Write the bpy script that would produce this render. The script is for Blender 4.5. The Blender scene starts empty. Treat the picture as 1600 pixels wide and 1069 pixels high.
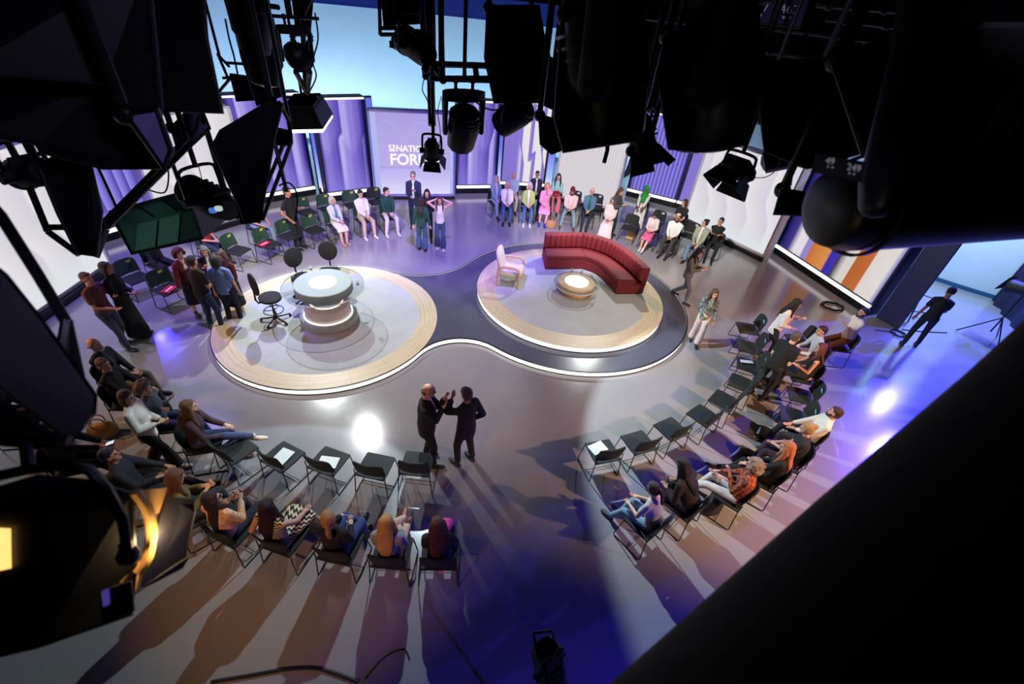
import bpy, bmesh, math, random
from mathutils import Vector, Matrix, Quaternion
random.seed(7)
SC = bpy.context.scene
COL = SC.collection
PI = math.pi
V = Vector

# ------------------------------------------------------------------ camera
F_PX, PITCH, ROLL, CAM_H = 711.0, math.radians(37.5), math.radians(6.3), 6.4
_r, _u = V((1, 0, 0)), V((0, math.sin(PITCH), math.cos(PITCH)))
C_F = V((0, math.cos(PITCH), -math.sin(PITCH)))
C_R = _r * math.cos(ROLL) + _u * math.sin(ROLL)
C_U = -_r * math.sin(ROLL) + _u * math.cos(ROLL)
C_O = V((0, 0, CAM_H))
cam_d = bpy.data.cameras.new('camera'); cam = bpy.data.objects.new('camera', cam_d); COL.objects.link(cam)
cam_d.sensor_width = 36; cam_d.lens = 36 * F_PX / 1600; cam_d.clip_start = 0.05; cam_d.clip_end = 200
m = Matrix((C_R, C_U, -C_F)).transposed().to_4x4(); m.translation = C_O
cam.matrix_world = m
cam_d.dof.use_dof = True; cam_d.dof.focus_distance = 9.0; cam_d.dof.aperture_fstop = 2.8
SC.camera = cam
SC.view_settings.view_transform = 'Standard'
SC.view_settings.look = 'None'
try:
    SC.cycles.use_denoising = True
    SC.cycles.sample_clamp_indirect = 4.0
    SC.cycles.max_bounces = 6
    SC.cycles.caustics_reflective = False
    SC.cycles.caustics_refractive = False
except Exception: pass

def ray(px, py): return C_R * ((px - 800) / F_PX) - C_U * ((py - 534.5) / F_PX) + C_F
def G(px, py, z=0.0):
    d = ray(px, py); return C_O + d * ((z - CAM_H) / d.z)
def AT(px, py, depth): return C_O + ray(px, py) * depth

# ------------------------------------------------------------------ materials
def lin(c):
    def f(x):
        x = x / 255.0
        return x / 12.92 if x <= 0.04045 else ((x + 0.055) / 1.055) ** 2.4
    return (f(c[0]), f(c[1]), f(c[2]), 1.0)

class NT:
    """small node-tree writer"""
    def __init__(s, name):
        s.m = bpy.data.materials.new(name); s.m.use_nodes = True
        s.t = s.m.node_tree; s.t.nodes.clear()
        s.out = s.t.nodes.new('ShaderNodeOutputMaterial')
    def n(s, kind, **kw):
        o = s.t.nodes.new('ShaderNode' + kind)
        for k, v in kw.items(): setattr(o, k, v)
        return o
    def link(s, a, b): s.t.links.new(a, b)
    def put(s, sock, v):
        if isinstance(v, bpy.types.NodeSocket): s.link(v, sock)
        else: sock.default_value = v
    def math(s, op, a, b=0.0, c=0.0):
        o = s.n('Math', operation=op); s.put(o.inputs[0], a); s.put(o.inputs[1], b); s.put(o.inputs[2], c)
        return o.outputs[0]
    def obj(s):
        tc = s.n('TexCoord'); sp = s.n('SeparateXYZ'); s.link(tc.outputs['Object'], sp.inputs[0])
        return tc.outputs['Object'], sp.outputs[0], sp.outputs[1], sp.outputs[2]
    def sstep(s, v, a, b, lo=0.0, hi=1.0):
        o = s.n('MapRange', interpolation_type='SMOOTHSTEP')
        s.put(o.inputs[0], v)
        for i, x in zip((1, 2, 3, 4), (a, b, lo, hi)): s.put(o.inputs[i], x)
        return o.outputs[0]
    def ramp(s, fac, stops, interp='LINEAR'):
        o = s.n('ValToRGB'); o.color_ramp.interpolation = interp
        e = o.color_ramp.elements
        while len(e) < len(stops): e.new(0.5)
        for i, (p, c) in enumerate(stops): e[i].position = p; e[i].color = lin(c)
        s.put(o.inputs[0], fac); return o.outputs[0]
    def mix(s, fac, a, b, mode='MIX'):
        o = s.n('Mix', data_type='RGBA', blend_type=mode)
        s.put(o.inputs[0], fac); s.put(o.inputs[6], a); s.put(o.inputs[7], b); return o.outputs[2]
    def noise(s, vec, scale, detail=3, rough=0.5):
        o = s.n('TexNoise'); s.put(o.inputs['Vector'], vec)
        o.inputs['Scale'].default_value = scale; o.inputs['Detail'].default_value = detail; o.inputs['Roughness'].default_value = rough
        return o.outputs['Fac']
    def bsdf(s, color, rough=0.6, metal=0.0, **kw):
        o = s.n('BsdfPrincipled'); s.put(o.inputs['Base Color'], color); s.put(o.inputs['Roughness'], rough); s.put(o.inputs['Metallic'], metal)
        for k, v in kw.items(): s.put(o.inputs[k.replace('_', ' ')], v)
        s.link(o.outputs[0], s.out.inputs[0]); return o
    def emit(s, color, strength=1.0):
        o = s.n('Emission'); s.put(o.inputs[0], color); s.put(o.inputs[1], strength)
        s.link(o.outputs[0], s.out.inputs[0]); return o
    def bump(s, b, height, strength=0.3, dist=0.01):
        o = s.n('Bump'); o.inputs['Strength'].default_value = strength; o.inputs['Distance'].default_value = dist
        s.put(o.inputs['Height'], height); s.link(o.outputs[0], b.inputs['Normal'])

_mc = {}
def cloth(c, rough=0.85, var=0.25, scale=25, bump=0.25):
    k = ('cloth', tuple(c), rough, var, scale, bump)
    if k not in _mc:
        t = NT('fabric_%d_%d_%d' % tuple(c)); ov, x, y, z = t.obj()
        n = t.noise(ov, scale); l = lin(c)
        col = t.mix(n, tuple(q * (1 - var) for q in l[:3]) + (1,), tuple(min(1, q * (1 + var)) for q in l[:3]) + (1,))
        b = t.bsdf(col, rough); t.bump(b, t.noise(ov, scale * 0.5, 4), bump, 0.02)
        _mc[k] = t.m
    return _mc[k]
def plain(c, rough=0.5, metal=0.0, var=0.12, scale=14):
    k = ('plain', tuple(c), rough, metal)
    if k not in _mc:
        t = NT('surface_%d_%d_%d' % tuple(c)); ov, x, y, z = t.obj()
        n = t.noise(ov, scale); l = lin(c)
        col = t.mix(n, tuple(q * (1 - var) for q in l[:3]) + (1,), tuple(min(1, q * (1 + var)) for q in l[:3]) + (1,))
        t.bsdf(col, t.math('ADD', rough - 0.05, t.math('MULTIPLY', n, 0.1)), metal); _mc[k] = t.m
    return _mc[k]
def glow(c, s=1.0):
    k = ('glow', tuple(c), s)
    if k not in _mc:
        t = NT('glow_%d_%d_%d' % tuple(c)); ov, x, y, z = t.obj()
        n = t.noise(ov, 3)
        t.emit(t.mix(n, tuple(q * .96 for q in lin(c)[:3]) + (1,), lin(c)), s); _mc[k] = t.m
    return _mc[k]

BLACK = plain((17, 17, 20), 0.55)
BLACKM = plain((24, 24, 28), 0.4, 0.3)
STEEL = plain((70, 72, 78), 0.35, 0.8)

# ------------------------------------------------------------------ mesh building
class MB:
    def __init__(s): s.v = []; s.f = []; s.mi = []
    def add(s, vs, fs, mi=0):
        o = len(s.v); s.v += [tuple(p) for p in vs]
        for f in fs: s.f.append(tuple(i + o for i in f)); s.mi.append(mi)
        return s
    def box(s, c, d, rot=None, mi=0):
        c = V(c); h = V(d) / 2
        ps = [V((sx * h.x, sy * h.y, sz * h.z)) for sz in (-1, 1) for sy in (-1, 1) for sx in (-1, 1)]
        if rot is not None: ps = [rot @ p for p in ps]
        return s.add([c + p for p in ps], [(0, 2, 3, 1), (4, 5, 7, 6), (0, 1, 5, 4), (2, 6, 7, 3), (0, 4, 6, 2), (1, 3, 7, 5)], mi)
    def bbox(s, c, d, r=0.01, rot=None, mi=0):
        """box with bevelled edges (chamfer)"""
        c = V(c); h = V(d) / 2; r = min(r, h.x * .9, h.y * .9, h.z * .9)
        vs = []; idx = {}
        for sx in (-1, 1):
            for sy in (-1, 1):
                for sz in (-1, 1):
                    for a in range(3):
                        p = V((sx * (h.x - r), sy * (h.y - r), sz * (h.z - r))); p[a] = (sx, sy, sz)[a] * h[a]
                        idx[(sx, sy, sz, a)] = len(vs); vs.append(p)
        fs = []
        for a in range(3):
            b, c2 = (a + 1) % 3, (a + 2) % 3
            for sg in (-1, 1):
                q = []
                for sb, sc in ((-1, -1), (1, -1), (1, 1), (-1, 1)):
                    k = [0, 0, 0]; k[a] = sg; k[b] = sb; k[c2] = sc; q.append(idx[(*k, a)])
                fs.append(tuple(q) if sg > 0 else tuple(reversed(q)))
            for sb in (-1, 1):
                for sc in (-1, 1):
                    ks = []
                    for sa in (-1, 1):
                        k = [0, 0, 0]; k[a] = sa; k[b] = sb; k[c2] = sc; ks.append(tuple(k))
                    q = (idx[(*ks[0], b)], idx[(*ks[1], b)], idx[(*ks[1], c2)], idx[(*ks[0], c2)])
                    fs.append(q if sb * sc > 0 else tuple(reversed(q)))
        for sx in (-1, 1):
            for sy in (-1, 1):
                for sz in (-1, 1):
                    q = tuple(idx[(sx, sy, sz, a)] for a in range(3)); fs.append(q if sx * sy * sz > 0 else tuple(reversed(q)))
        if rot is not None: vs = [rot @ p for p in vs]
        return s.add([c + p for p in vs], fs, mi)
    def loft(s, pts, rad, right=None, n=10, mi=0, cap=True):
        """closed tube through pts; rad = list of r or (a, b); a is measured along 'right'"""
        pts = [V(p) for p in pts]; rings = []
        rad = [(r, r) if not isinstance(r, (tuple, list)) else r for r in rad]
        vs = []; R = V(right) if right is not None else None
        for i, p in enumerate(pts):
            t = (pts[min(i + 1, len(pts) - 1)] - pts[max(i - 1, 0)])
            t = t.normalized() if t.length > 1e-9 else V((0, 0, 1))
            if R is None: R = t.orthogonal()
            x = (R - t * R.dot(t))
            x = x.normalized() if x.length > 1e-5 else t.orthogonal().normalized()
            if right is None: R = x
            y = t.cross(x)
            for k in range(n):
                a = 2 * PI * k / n
                vs.append(p + x * (rad[i][0] * math.cos(a)) + y * (rad[i][1] * math.sin(a)))
        fs = []
        for i in range(len(pts) - 1):
            for k in range(n):
                k2 = (k + 1) % n
                fs.append((i * n + k, i * n + k2, (i + 1) * n + k2, (i + 1) * n + k))
        if cap:
            fs.append(tuple(reversed(range(n)))); fs.append(tuple((len(pts) - 1) * n + k for k in range(n)))
        return s.add(vs, fs, mi)
    def tube(s, pts, r, n=8, mi=0): return s.loft(pts, [r] * len(pts), None, n, mi)
    def capsule(s, a, b, ra, rb, n=10, mi=0):
        a, b = V(a), V(b); d = (b - a); L = d.length; d = d / L if L > 1e-6 else V((0, 0, 1))
        P = []; Rr = []
        for t in (-0.97, -0.75, -0.4, 0): P.append(a + d * (ra * t)); Rr.append(ra * math.sqrt(max(0, 1 - t * t)))
        for t in (0, 0.4, 0.75, 0.97): P.append(b + d * (rb * t)); Rr.append(rb * math.sqrt(max(0, 1 - t * t)))
        return s.loft(P, Rr, None, n, mi)
    def ball(s, c, r, rot=None, n=12, m_=8, mi=0):
        r = V((r, r, r)) if not isinstance(r, (tuple, list, Vector)) else V(r)
        vs = []; fs = []; c = V(c)
        for j in range(m_ + 1):
            th = PI * j / m_
            for k in range(n):
                a = 2 * PI * k / n
                p = V((r.x * math.sin(th) * math.cos(a), r.y * math.sin(th) * math.sin(a), r.z * math.cos(th)))
                if rot is not None: p = rot @ p
                vs.append(c + p)
        for j in range(m_):
            for k in range(n):
                k2 = (k + 1) % n; q = (j * n + k, (j + 1) * n + k, (j + 1) * n + k2, j * n + k2)
                fs.append(q)
        o = len(s.v)
        s.add(vs, fs, mi)
        return s
    def lathe(s, prof, c=(0, 0, 0), n=48, mi=0, rot=None):
        vs = []; fs = []; c = V(c); k = len(prof)
        for i in range(n):
            a = 2 * PI * i / n
            for r, z in prof:
                p = V((r * math.cos(a), r * math.sin(a), z)); vs.append(c + (rot @ p if rot is not None else p))
        for i in range(n):
            j = (i + 1) % n
            for q in range(k - 1): fs.append((i * k + q, j * k + q, j * k + q + 1, i * k + q + 1))
        return s.add(vs, fs, mi)
    def prism(s, poly, z0, z1, mi=0):
        n = len(poly)
        vs = [(p[0], p[1], z0) for p in poly] + [(p[0], p[1], z1) for p in poly]
        fs = [tuple(reversed(range(n))), tuple(range(n, 2 * n))] + [(i, (i + 1) % n, n + (i + 1) % n, n + i) for i in range(n)]
        return s.add(vs, fs, mi)
    def hexa(s, a, b, mi=0):
        """box between two quads a, b (4 points each, same winding)"""
        return s.add(list(a) + list(b), [(3, 2, 1, 0), (4, 5, 6, 7)] + [(i, (i + 1) % 4, 4 + (i + 1) % 4, 4 + i) for i in range(4)], mi)
    def mesh(s, name, mats, smooth=True, merge=True):
        me = bpy.data.meshes.new(name); me.from_pydata(s.v, [], s.f)
        if not isinstance(mats, (list, tuple)): mats = [mats]
        for q in mats: me.materials.append(q)
        me.polygons.foreach_set('material_index', s.mi)
        bm = bmesh.new(); bm.from_mesh(me)
        if merge: bmesh.ops.remove_doubles(bm, verts=bm.verts, dist=1e-5)
        bmesh.ops.recalc_face_normals(bm, faces=bm.faces)
        bm.to_mesh(me); bm.free()
        if smooth:
            me.polygons.foreach_set('use_smooth', [True] * len(me.polygons))
            try: me.set_sharp_from_angle(angle=math.radians(40))
            except Exception: pass
        me.update(); return me
    def build(s, name, mats, parent=None, smooth=True):
        o = bpy.data.objects.new(name, s.mesh(name, mats, smooth)); COL.objects.link(o)
        if parent is not None: o.parent = parent
        return o

def tag(o, label=None, cat=None, group=None, kind=None):
    if label: o['label'] = label
    if cat: o['category'] = cat
    if group: o['group'] = group
    if kind: o['kind'] = kind
    return o
def thing(name, label, cat, loc=(0, 0, 0), rz=0.0, group=None):
    o = bpy.data.objects.new(name, None); COL.objects.link(o); o.empty_display_size = 0.1
    o.location = loc; o.rotation_euler = (0, 0, rz)
    return tag(o, label, cat, group)
def struct(o): o['kind'] = 'structure'; return o
def copy_tree(o, parent=None):
    c = o.copy(); COL.objects.link(c); c.parent = parent
    for ch in list(o.children): copy_tree(ch, c)
    return c
def heading(p, q):
    """z rotation that turns local +y toward q seen from p"""
    return math.atan2(-(q[0] - p[0]), q[1] - p[1])
def comp(deg): return -math.radians(deg)   # compass bearing -> z rotation
# ------------------------------------------------------------------ room shell
w = bpy.data.worlds.new('studio_air'); SC.world = w; w.use_nodes = True
w.node_tree.nodes['Background'].inputs[0].default_value = (0.25, 0.27, 0.5, 1); w.node_tree.nodes['Background'].inputs[1].default_value = 0.02

t = NT('studio_floor'); ov, x, y, z = t.obj()
n1 = t.noise(ov, 0.7, 4); n2 = t.noise(ov, 9, 5, 0.6)
col = t.mix(n1, lin((140, 138, 142)), lin((156, 153, 155)))
b = t.bsdf(col, t.math('ADD', 0.14, t.math('MULTIPLY', n2, 0.08)), 0.0, Coat_Weight=0.35, Coat_Roughness=0.12)
b.inputs['IOR'].default_value = 1.6
M_FLOOR = t.m
mb = MB(); mb.box((0, 10, -0.05), (44, 44, 0.1)); struct(mb.build('floor', M_FLOOR, smooth=False))
M_VOID = cloth((14, 14, 18), 0.95, 0.1, 2)
mb = MB(); mb.box((0, 10, 9.1), (44, 44, 0.2)); struct(mb.build('ceiling', M_VOID, smooth=False))
for nm, c, d in (('wall_left', (-22, 10, 4.5), (.2, 44, 9)), ('wall_right', (22, 10, 4.5), (.2, 44, 9)), ('wall_front', (0, -12, 4.5), (44, .2, 9)), ('wall_rear', (0, 32, 4.5), (44, .2, 9))):
    mb = MB(); mb.box(c, d); struct(mb.build(nm, M_VOID, smooth=False))

def smooth_path(P, n=8, closed=False):
    out = []; N = len(P)
    for i in range(N if closed else N - 1):
        def g(k): return V(P[k % N]) if closed else V(P[max(0, min(N - 1, k))])
        a, b, c, d = g(i - 1), g(i), g(i + 1), g(i + 2)
        for j in range(n):
            q = j / n
            out.append(0.5 * ((2 * b) + (c - a) * q + (2 * a - 5 * b + 4 * c - d) * q * q + (3 * b - a - 3 * c + d) * q ** 3))
    if not closed: out.append(V(P[-1]))
    return out
def ribbon(mb, path, z0, z1, th=0.06, mi=0):
    path = [V((p[0], p[1], 0)) for p in path]; n = len(path); A = []; B = []
    for i, p in enumerate(path):
        d = (path[min(i + 1, n - 1)] - path[max(i - 1, 0)]).normalized(); nn = V((-d.y, d.x, 0))
        A.append(p + nn * th / 2); B.append(p - nn * th / 2)
    vs = []
    for a, b in zip(A, B): vs += [(a.x, a.y, z0), (a.x, a.y, z1), (b.x, b.y, z1), (b.x, b.y, z0)]
    fs = []
    for i in range(n - 1):
        for k in range(4): fs.append((i * 4 + k, i * 4 + (k + 1) % 4, i * 4 + 4 + (k + 1) % 4, i * 4 + 4 + k))
    fs += [(0, 1, 2, 3), tuple((n - 1) * 4 + k for k in (3, 2, 1, 0))]
    return mb.add(vs, fs, mi)

# cyclorama behind the set
cyc = smooth_path([(-19, 8), (-18, 15), (-13.5, 20.5), (-7, 23.2), (0, 23.6), (6, 22), (10.5, 18.2), (13.5, 14.6), (16.5, 12.6), (19, 11.5)], 8)
t = NT('cyclorama_paint'); ov, x, y, z = t.obj()
t.bsdf(t.mix(t.noise(ov, 1.2), lin((214, 224, 232)), lin((224, 232, 238))), 0.8); M_CYC = t.m
mb = MB(); ribbon(mb, cyc, 0, 5.35); struct(mb.build('wall_back', M_CYC))
mb = MB(); ribbon(mb, [(p.x, p.y - .05) for p in cyc], 5.32, 5.5, .16); struct(mb.build('trim_1', plain((28, 40, 120), .5)))
mb = MB(); ribbon(mb, [(p.x, p.y - .04) for p in cyc], 0.0, .12, .1); struct(mb.build('baseboard_back', plain((40, 90, 130), .5)))
# blue pelmet curtain above the cyclorama
mb = MB(); seg = [p for p in cyc if -10 < p.x < 8]
ribbon(mb, [(p.x, p.y - .35 + .04 * math.sin(i * 2.4)) for i, p in enumerate(smooth_path(seg, 4))], 5.45, 6.1, .03)
tag(mb.build('pelmet_curtain', cloth((30, 44, 130), .8)), 'narrow blue curtain hung along the top of the pale blue wall', 'curtain')

# ------------------------------------------------------------------ LED set panels
def screen_mat(kind, w, h, seed=0.0):
    t = NT('led_' + kind); ov, x, y, z = t.obj()
    u = t.math('ADD', t.math('DIVIDE', x, w), 0.5); v = t.math('DIVIDE', z, h)
    if kind == 'wave':
        s = t.sstep(t.math('ADD', v, t.math('MULTIPLY', t.math('SINE', t.math('MULTIPLY', u, 11.0 + seed)), .10)), .46, .60)
        u2 = t.math('ADD', t.math('ADD', u, t.math('MULTIPLY', s, -0.10)), seed * .37)
        fr = t.math('FRACT', t.math('MULTIPLY', u2, w * 1.25))
        c = t.ramp(fr, [(0, (112, 96, 196)), (.08, (196, 186, 246)), (.35, (158, 142, 226)), (.62, (132, 114, 208)), (.9, (104, 86, 186)), (1, (84, 68, 166))])
        fr2 = t.math('FRACT', t.math('MULTIPLY', u, w * 4.6))
        c = t.mix(t.math('MULTIPLY', t.sstep(fr2, .0, .9), .22), c, lin((90, 76, 170)))
        e = t.math('MULTIPLY', t.sstep(u, 0.0, .10), t.sstep(u, 1.0, .86))
        c = t.mix(e, lin((44, 34, 128)), c)
        g = t.sstep(v, .35, 0.0); c = t.mix(t.math('MULTIPLY', g, .35), c, lin((150, 140, 235)))
    elif kind == 'wavewhite':
        s = t.sstep(t.math('ADD', v, t.math('MULTIPLY', t.math('SINE', t.math('MULTIPLY', u, 14.0)), .12)), .30, .42)
        fr = t.math('FRACT', t.math('ADD', t.math('MULTIPLY', u, 4.0), t.math('MULTIPLY', s, .35)))
        c = t.ramp(fr, [(0, (228, 220, 232)), (.6, (236, 230, 226)), (.68, (150, 136, 214)), (.95, (120, 104, 200)), (1, (228, 220, 232))])
        c = t.mix(t.sstep(u, .45, .3), c, lin((134, 118, 208)))
    elif kind == 'stripes':
        fr = t.math('FRACT', t.math('MULTIPLY', u, 13.0))
        c = t.ramp(fr, [(0, (84, 74, 176)), (.12, (150, 140, 226)), (.6, (120, 110, 208)), (1, (74, 64, 164))])
        c = t.mix(t.math('MULTIPLY', t.sstep(u, 0, .06), t.sstep(u, 1., .94)), lin((40, 34, 120)), c)
    elif kind == 'white':
        fr = t.math('FRACT', t.math('ADD', t.math('MULTIPLY', u, w * 1.3), t.math('MULTIPLY', t.sstep(v, .25, .6), .55)))
        c = t.ramp(fr, [(0, (222, 216, 226)), (.08, (236, 231, 236)), (.5, (226, 221, 228)), (1, (216, 211, 224))])
        c = t.mix(t.sstep(v, .3, 0), c, lin((226, 232, 236)))
    elif kind == 'pleat':
        fr = t.math('FRACT', t.math('MULTIPLY', u, 22.0))
        c = t.ramp(fr, [(0, (206, 200, 210)), (.2, (228, 222, 228)), (.8, (224, 217, 222)), (1, (206, 200, 210))])
    elif kind == 'centre':
        c = t.ramp(v, [(0, (226, 220, 252)), (.16, (206, 198, 246)), (.33, (190, 178, 238)), (.34, (168, 156, 226)), (.355, (186, 174, 234)), (.7, (180, 168, 230)), (1, (172, 158, 226))])
        fx = t.math('ABSOLUTE', t.math('SUBTRACT', t.math('FRACT', t.math('MULTIPLY', u, 2.5)), .5))
        ar = t.math('ABSOLUTE', t.math('SUBTRACT', t.math('ADD', t.math('MULTIPLY', fx, fx), t.math('MULTIPLY', t.math('SUBTRACT', v, .62), .9)), .25))
        c = t.mix(t.math('MULTIPLY', t.sstep(ar, .02, 0.0), .3), c, lin((196, 186, 240)))
        c = t.mix(t.math('MAXIMUM', t.sstep(u, .085, .075), t.sstep(u, .945, .955)), c, lin((176, 186, 240)))
    elif kind == 'orange':
        c = t.ramp(u, [(0, (30, 24, 100)), (.10, (70, 60, 140)), (.16, (236, 230, 236)), (.24, (232, 226, 236)), (.25, (150, 140, 214)), (.30, (150, 140, 214)), (.31, (206, 120, 60)), (.48, (226, 150, 84)), (.50, (60, 48, 170)), (.56, (70, 60, 180)), (.58, (70, 62, 70)), (.64, (224, 216, 214)), (.70, (226, 216, 208)), (.705, (186, 104, 52)), (.82, (198, 112, 58)), (.825, (226, 220, 216)), (.955, (232, 226, 222)), (1, (90, 80, 200))], 'LINEAR')  # blue middle stripe paints the uplit gap in the panel
        c = t.mix(t.math('MULTIPLY', t.noise(ov, 9), .2), c, lin((110, 60, 40)), 'MULTIPLY')
    elif kind == 'column':
        c = t.ramp(v, [(0, (225, 235, 255)), (.12, (170, 190, 255)), (.45, (112, 120, 232)), (1, (96, 120, 224))])  # uplight fading up the gap is painted into this glow
    # brightness
    t.emit(c, SCREEN_GAIN.get(kind, 1.0))
    return t.m
SCREEN_GAIN = dict(white=.95, pleat=.92, column=1.0)
M_STRIP = glow((255, 250, 255), 1.6)
M_NAVY = plain((22, 20, 58), .45)
M_PALEF = plain((206, 202, 214), .5)
M_LAVF = plain((150, 140, 205), .5)
M_PLINTH = plain((16, 16, 24), .35)
def set_panel(a, b, h, kind, label, base=.3, strip=True, top=True, seed=0.0, depth=.35, name='set_panel', inset=.07):
    """an upright LED set piece from floor point a to b (as seen left to right from the stage)"""
    a, b = V((a[0], a[1], 0)), V((b[0], b[1], 0)); c = (a + b) / 2; wd = (b - a).length
    r = thing(name, label, 'screen', c, math.atan2(b.y - a.y, b.x - a.x))     # local -y faces the stage
    mb = MB(); mb.bbox((0, depth / 2 + .01, h / 2), (wd, depth, h), .015)
    mb.box((-wd / 2 + .03, -.03, (base + h) / 2), (.06, .09, h - base)); mb.box((wd / 2 - .03, -.03, (base + h) / 2), (.06, .09, h - base)); mb.box((0, -.03, h - .03), (wd, .09, .06))
    mb.build('frame', {'white': M_PALEF, 'pleat': M_PALEF, 'centre': M_LAVF}.get(kind, M_NAVY), r)
    mb = MB(); sw = wd - 2 * inset; sh = h - base - .1
    mb.add([(-sw / 2, 0, 0), (sw / 2, 0, 0), (sw / 2, 0, sh), (-sw / 2, 0, sh)], [(0, 1, 2, 3)])
    o = mb.build('screen', screen_mat(kind, sw, sh, seed), r); o.location = (0, -.012, base + .04)
    mb = MB(); mb.bbox((0, -.03, base / 2 - .02), (wd, .1, base - .08), .01); mb.build('plinth', M_PLINTH, r)
    if strip:
        mb = MB(); mb.bbox((0, -.11, base - .02), (wd - .04, .1, .09), .02); mb.build('light_strip', M_STRIP, r)
    if top:
        mb = MB(); mb.bbox((0, -.1, h - .05), (wd - .06, .06, .05), .01); mb.build('light_strip', M_STRIP, r)
    return r
def gap_column(p, h, rz, label, wd=.16):
    r = thing('light_column', label, 'light', (p[0], p[1], 0), rz)
    mb = MB(); mb.bbox((0, .06, h / 2), (wd, .1, h), .01); mb.build('back_plate', M_NAVY, r)
    mb = MB(); mb.add([(-wd / 2 + .02, 0, 0), (wd / 2 - .02, 0, 0), (wd / 2 - .02, 0, h - .35), (-wd / 2 + .02, 0, h - .35)], [(0, 1, 2, 3)])
    o = mb.build('diffuser', screen_mat('column', wd, h - .35), r); o.location = (0, -.005, .3)
    mb = MB(); mb.lathe([(.0, .0), (.06, 0), (.07, .08), (.03, .16), (0, .16)], (0, -.12, .2), 16); mb.build('uplight', glow((255, 255, 255), 2.0), r)
    return r

set_panel((-9.6, 2.6), (-10.15, 9.5), 3.25, 'white', 'wide white video wall nearest the left edge of the studio', base=.22, strip=False, top=False, inset=.03)
set_panel((-11.7, 10.2), (-10.3, 13.2), 3.3, 'stripes', 'striped violet video panel recessed between the two white walls at left')
set_panel((-9.75, 11.0), (-8.45, 13.3), 3.25, 'white', 'white video wall behind the left seats', base=.22, strip=False, top=False, inset=.03)
set_panel((-9.2, 14.2), (-7.62, 15.78), 3.3, 'wave', 'narrow violet wave panel behind the camera operator', seed=1.0)
set_panel((-6.98, 15.2), (-5.66, 16.2), 3.3, 'wave', 'violet wave panel just left of the title screen', seed=.4)
gap_column((-7.3, 15.7), 3.3, math.radians(40), 'pale blue light column between the two left wave panels', .24)
gap_column((-5.52, 16.22), 3.3, math.radians(25), 'pale blue light column left of the title screen', .22)
ctr = set_panel((-5.5, 15.93), (-2.76, 16.78), 2.98, 'centre', 'lavender title screen with white lettering at the back', base=.16, strip=False, top=False, inset=.02, name='title_screen')
set_panel((-2.82, 17.4), (-1.3, 17.95), 3.3, 'wave', 'violet wave panel just right of the title screen', seed=.8)
set_panel((-1.2, 18.45), (.6, 18.72), 3.3, 'wavewhite', 'violet and cream wave panel behind the older couple', seed=.2)
gap_column((-1.26, 18.35), 3.3, math.radians(12), 'pale blue light column behind the woman in denim', .2)
gap_column((.75, 18.6), 3.3, 0, 'pale blue light column beside the pleated white wall', .3)
set_panel((1.0, 17.9), (3.3, 17.0), 3.3, 'pleat', 'pleated white video wall behind the far audience', base=.2, strip=False, top=False, inset=.02)
set_panel((4.1, 19.35), (6.0, 18.5), 3.3, 'stripes', 'striped violet panel behind the green headscarf')
set_panel((6.0, 18.5), (7.3, 17.9), 3.3, 'wavewhite', 'cream panel with a violet leaf beside the big white wall', seed=.6)
set_panel((5.95, 16.95), (8.0, 14.2), 3.1, 'white', 'large white video wall at right with faint petal shapes', base=.2, strip=False, top=False, inset=.02)
set_panel((8.75, 15.1), (9.98, 11.4), 3.3, 'orange', 'orange and cream striped panel at far right', base=.3)
# lettering on the title screen
def text_mesh(txt, size, parent, loc, mt, name='lettering', rot=(PI / 2, 0, 0), bold=.012, ext=.004):
    cu = bpy.data.curves.new('t', 'FONT'); cu.body = txt; cu.size = size; cu.extrude = ext; cu.offset = bold
    o = bpy.data.objects.new('t', cu); COL.objects.link(o)
    bpy.context.view_layer.update()
    me = bpy.data.meshes.new_from_object(o.evaluated_get(bpy.context.evaluated_depsgraph_get())); bpy.data.objects.remove(o)
    me.materials.clear(); me.materials.append(mt)
    q = bpy.data.objects.new(name, me); COL.objects.link(q); q.parent = parent; q.location = loc; q.rotation_euler = rot
    return q
M_WHITE_GLOW = glow((250, 248, 255), 1.05)
text_mesh('FORUM', .51, ctr, (-.83, -.03, 1.25), M_WHITE_GLOW, bold=.014)
text_mesh('NATIONAL', .285, ctr, (-.60, -.03, 1.69), M_WHITE_GLOW, bold=.009)
mb = MB(); mb.box((-.73, -.03, 1.84), (.20, .01, .12)); mb.box((-.73, -.03, 1.72), (.20, .01, .07)); mb.build('emblem', M_WHITE_GLOW, ctr)
mb = MB(); mb.lathe([(.02, 0), (.045, 0)], (0, 0, 0), 20); o = mb.build('emblem_mark', glow((150, 136, 214), 1.0), ctr); o.location = (-.73, -.04, 1.84); o.rotation_euler = (PI / 2, 0, 0)

# side drapes and masking
def drape(path, z0, z1, mt, label, fold=.07, freq=2.2, name='stage_curtain'):
    P = smooth_path([V((p[0], p[1], 0)) for p in path], 30); n = len(P); mb = MB()
    Q = []
    for i, p in enumerate(P):
        d = (P[min(i + 1, n - 1)] - P[max(0, i - 1)]).normalized(); Q.append(p + V((-d.y, d.x, 0)) * fold * math.sin(i * freq * .55))
    ribbon(mb, Q, z0, z1, .02)
    return tag(mb.build(name, mt), label, 'curtain')
drape([(14.9, 13.2), (13.6, 9.5), (12.6, 6.0)], 0.02, 6.0, cloth((20, 20, 60), .75, .2, 6), 'dark pleated floor-length curtain at the right edge')
t = thing('masking_flat', 'tall dark flat standing at the right end of the striped panel', 'flat', (10.35, 11.1, 0), math.radians(-62))
mb = MB(); mb.bbox((0, 0, 1.75), (.62, .08, 3.5), .01); mb.build('board', plain((26, 24, 74), .5), t)
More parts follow.
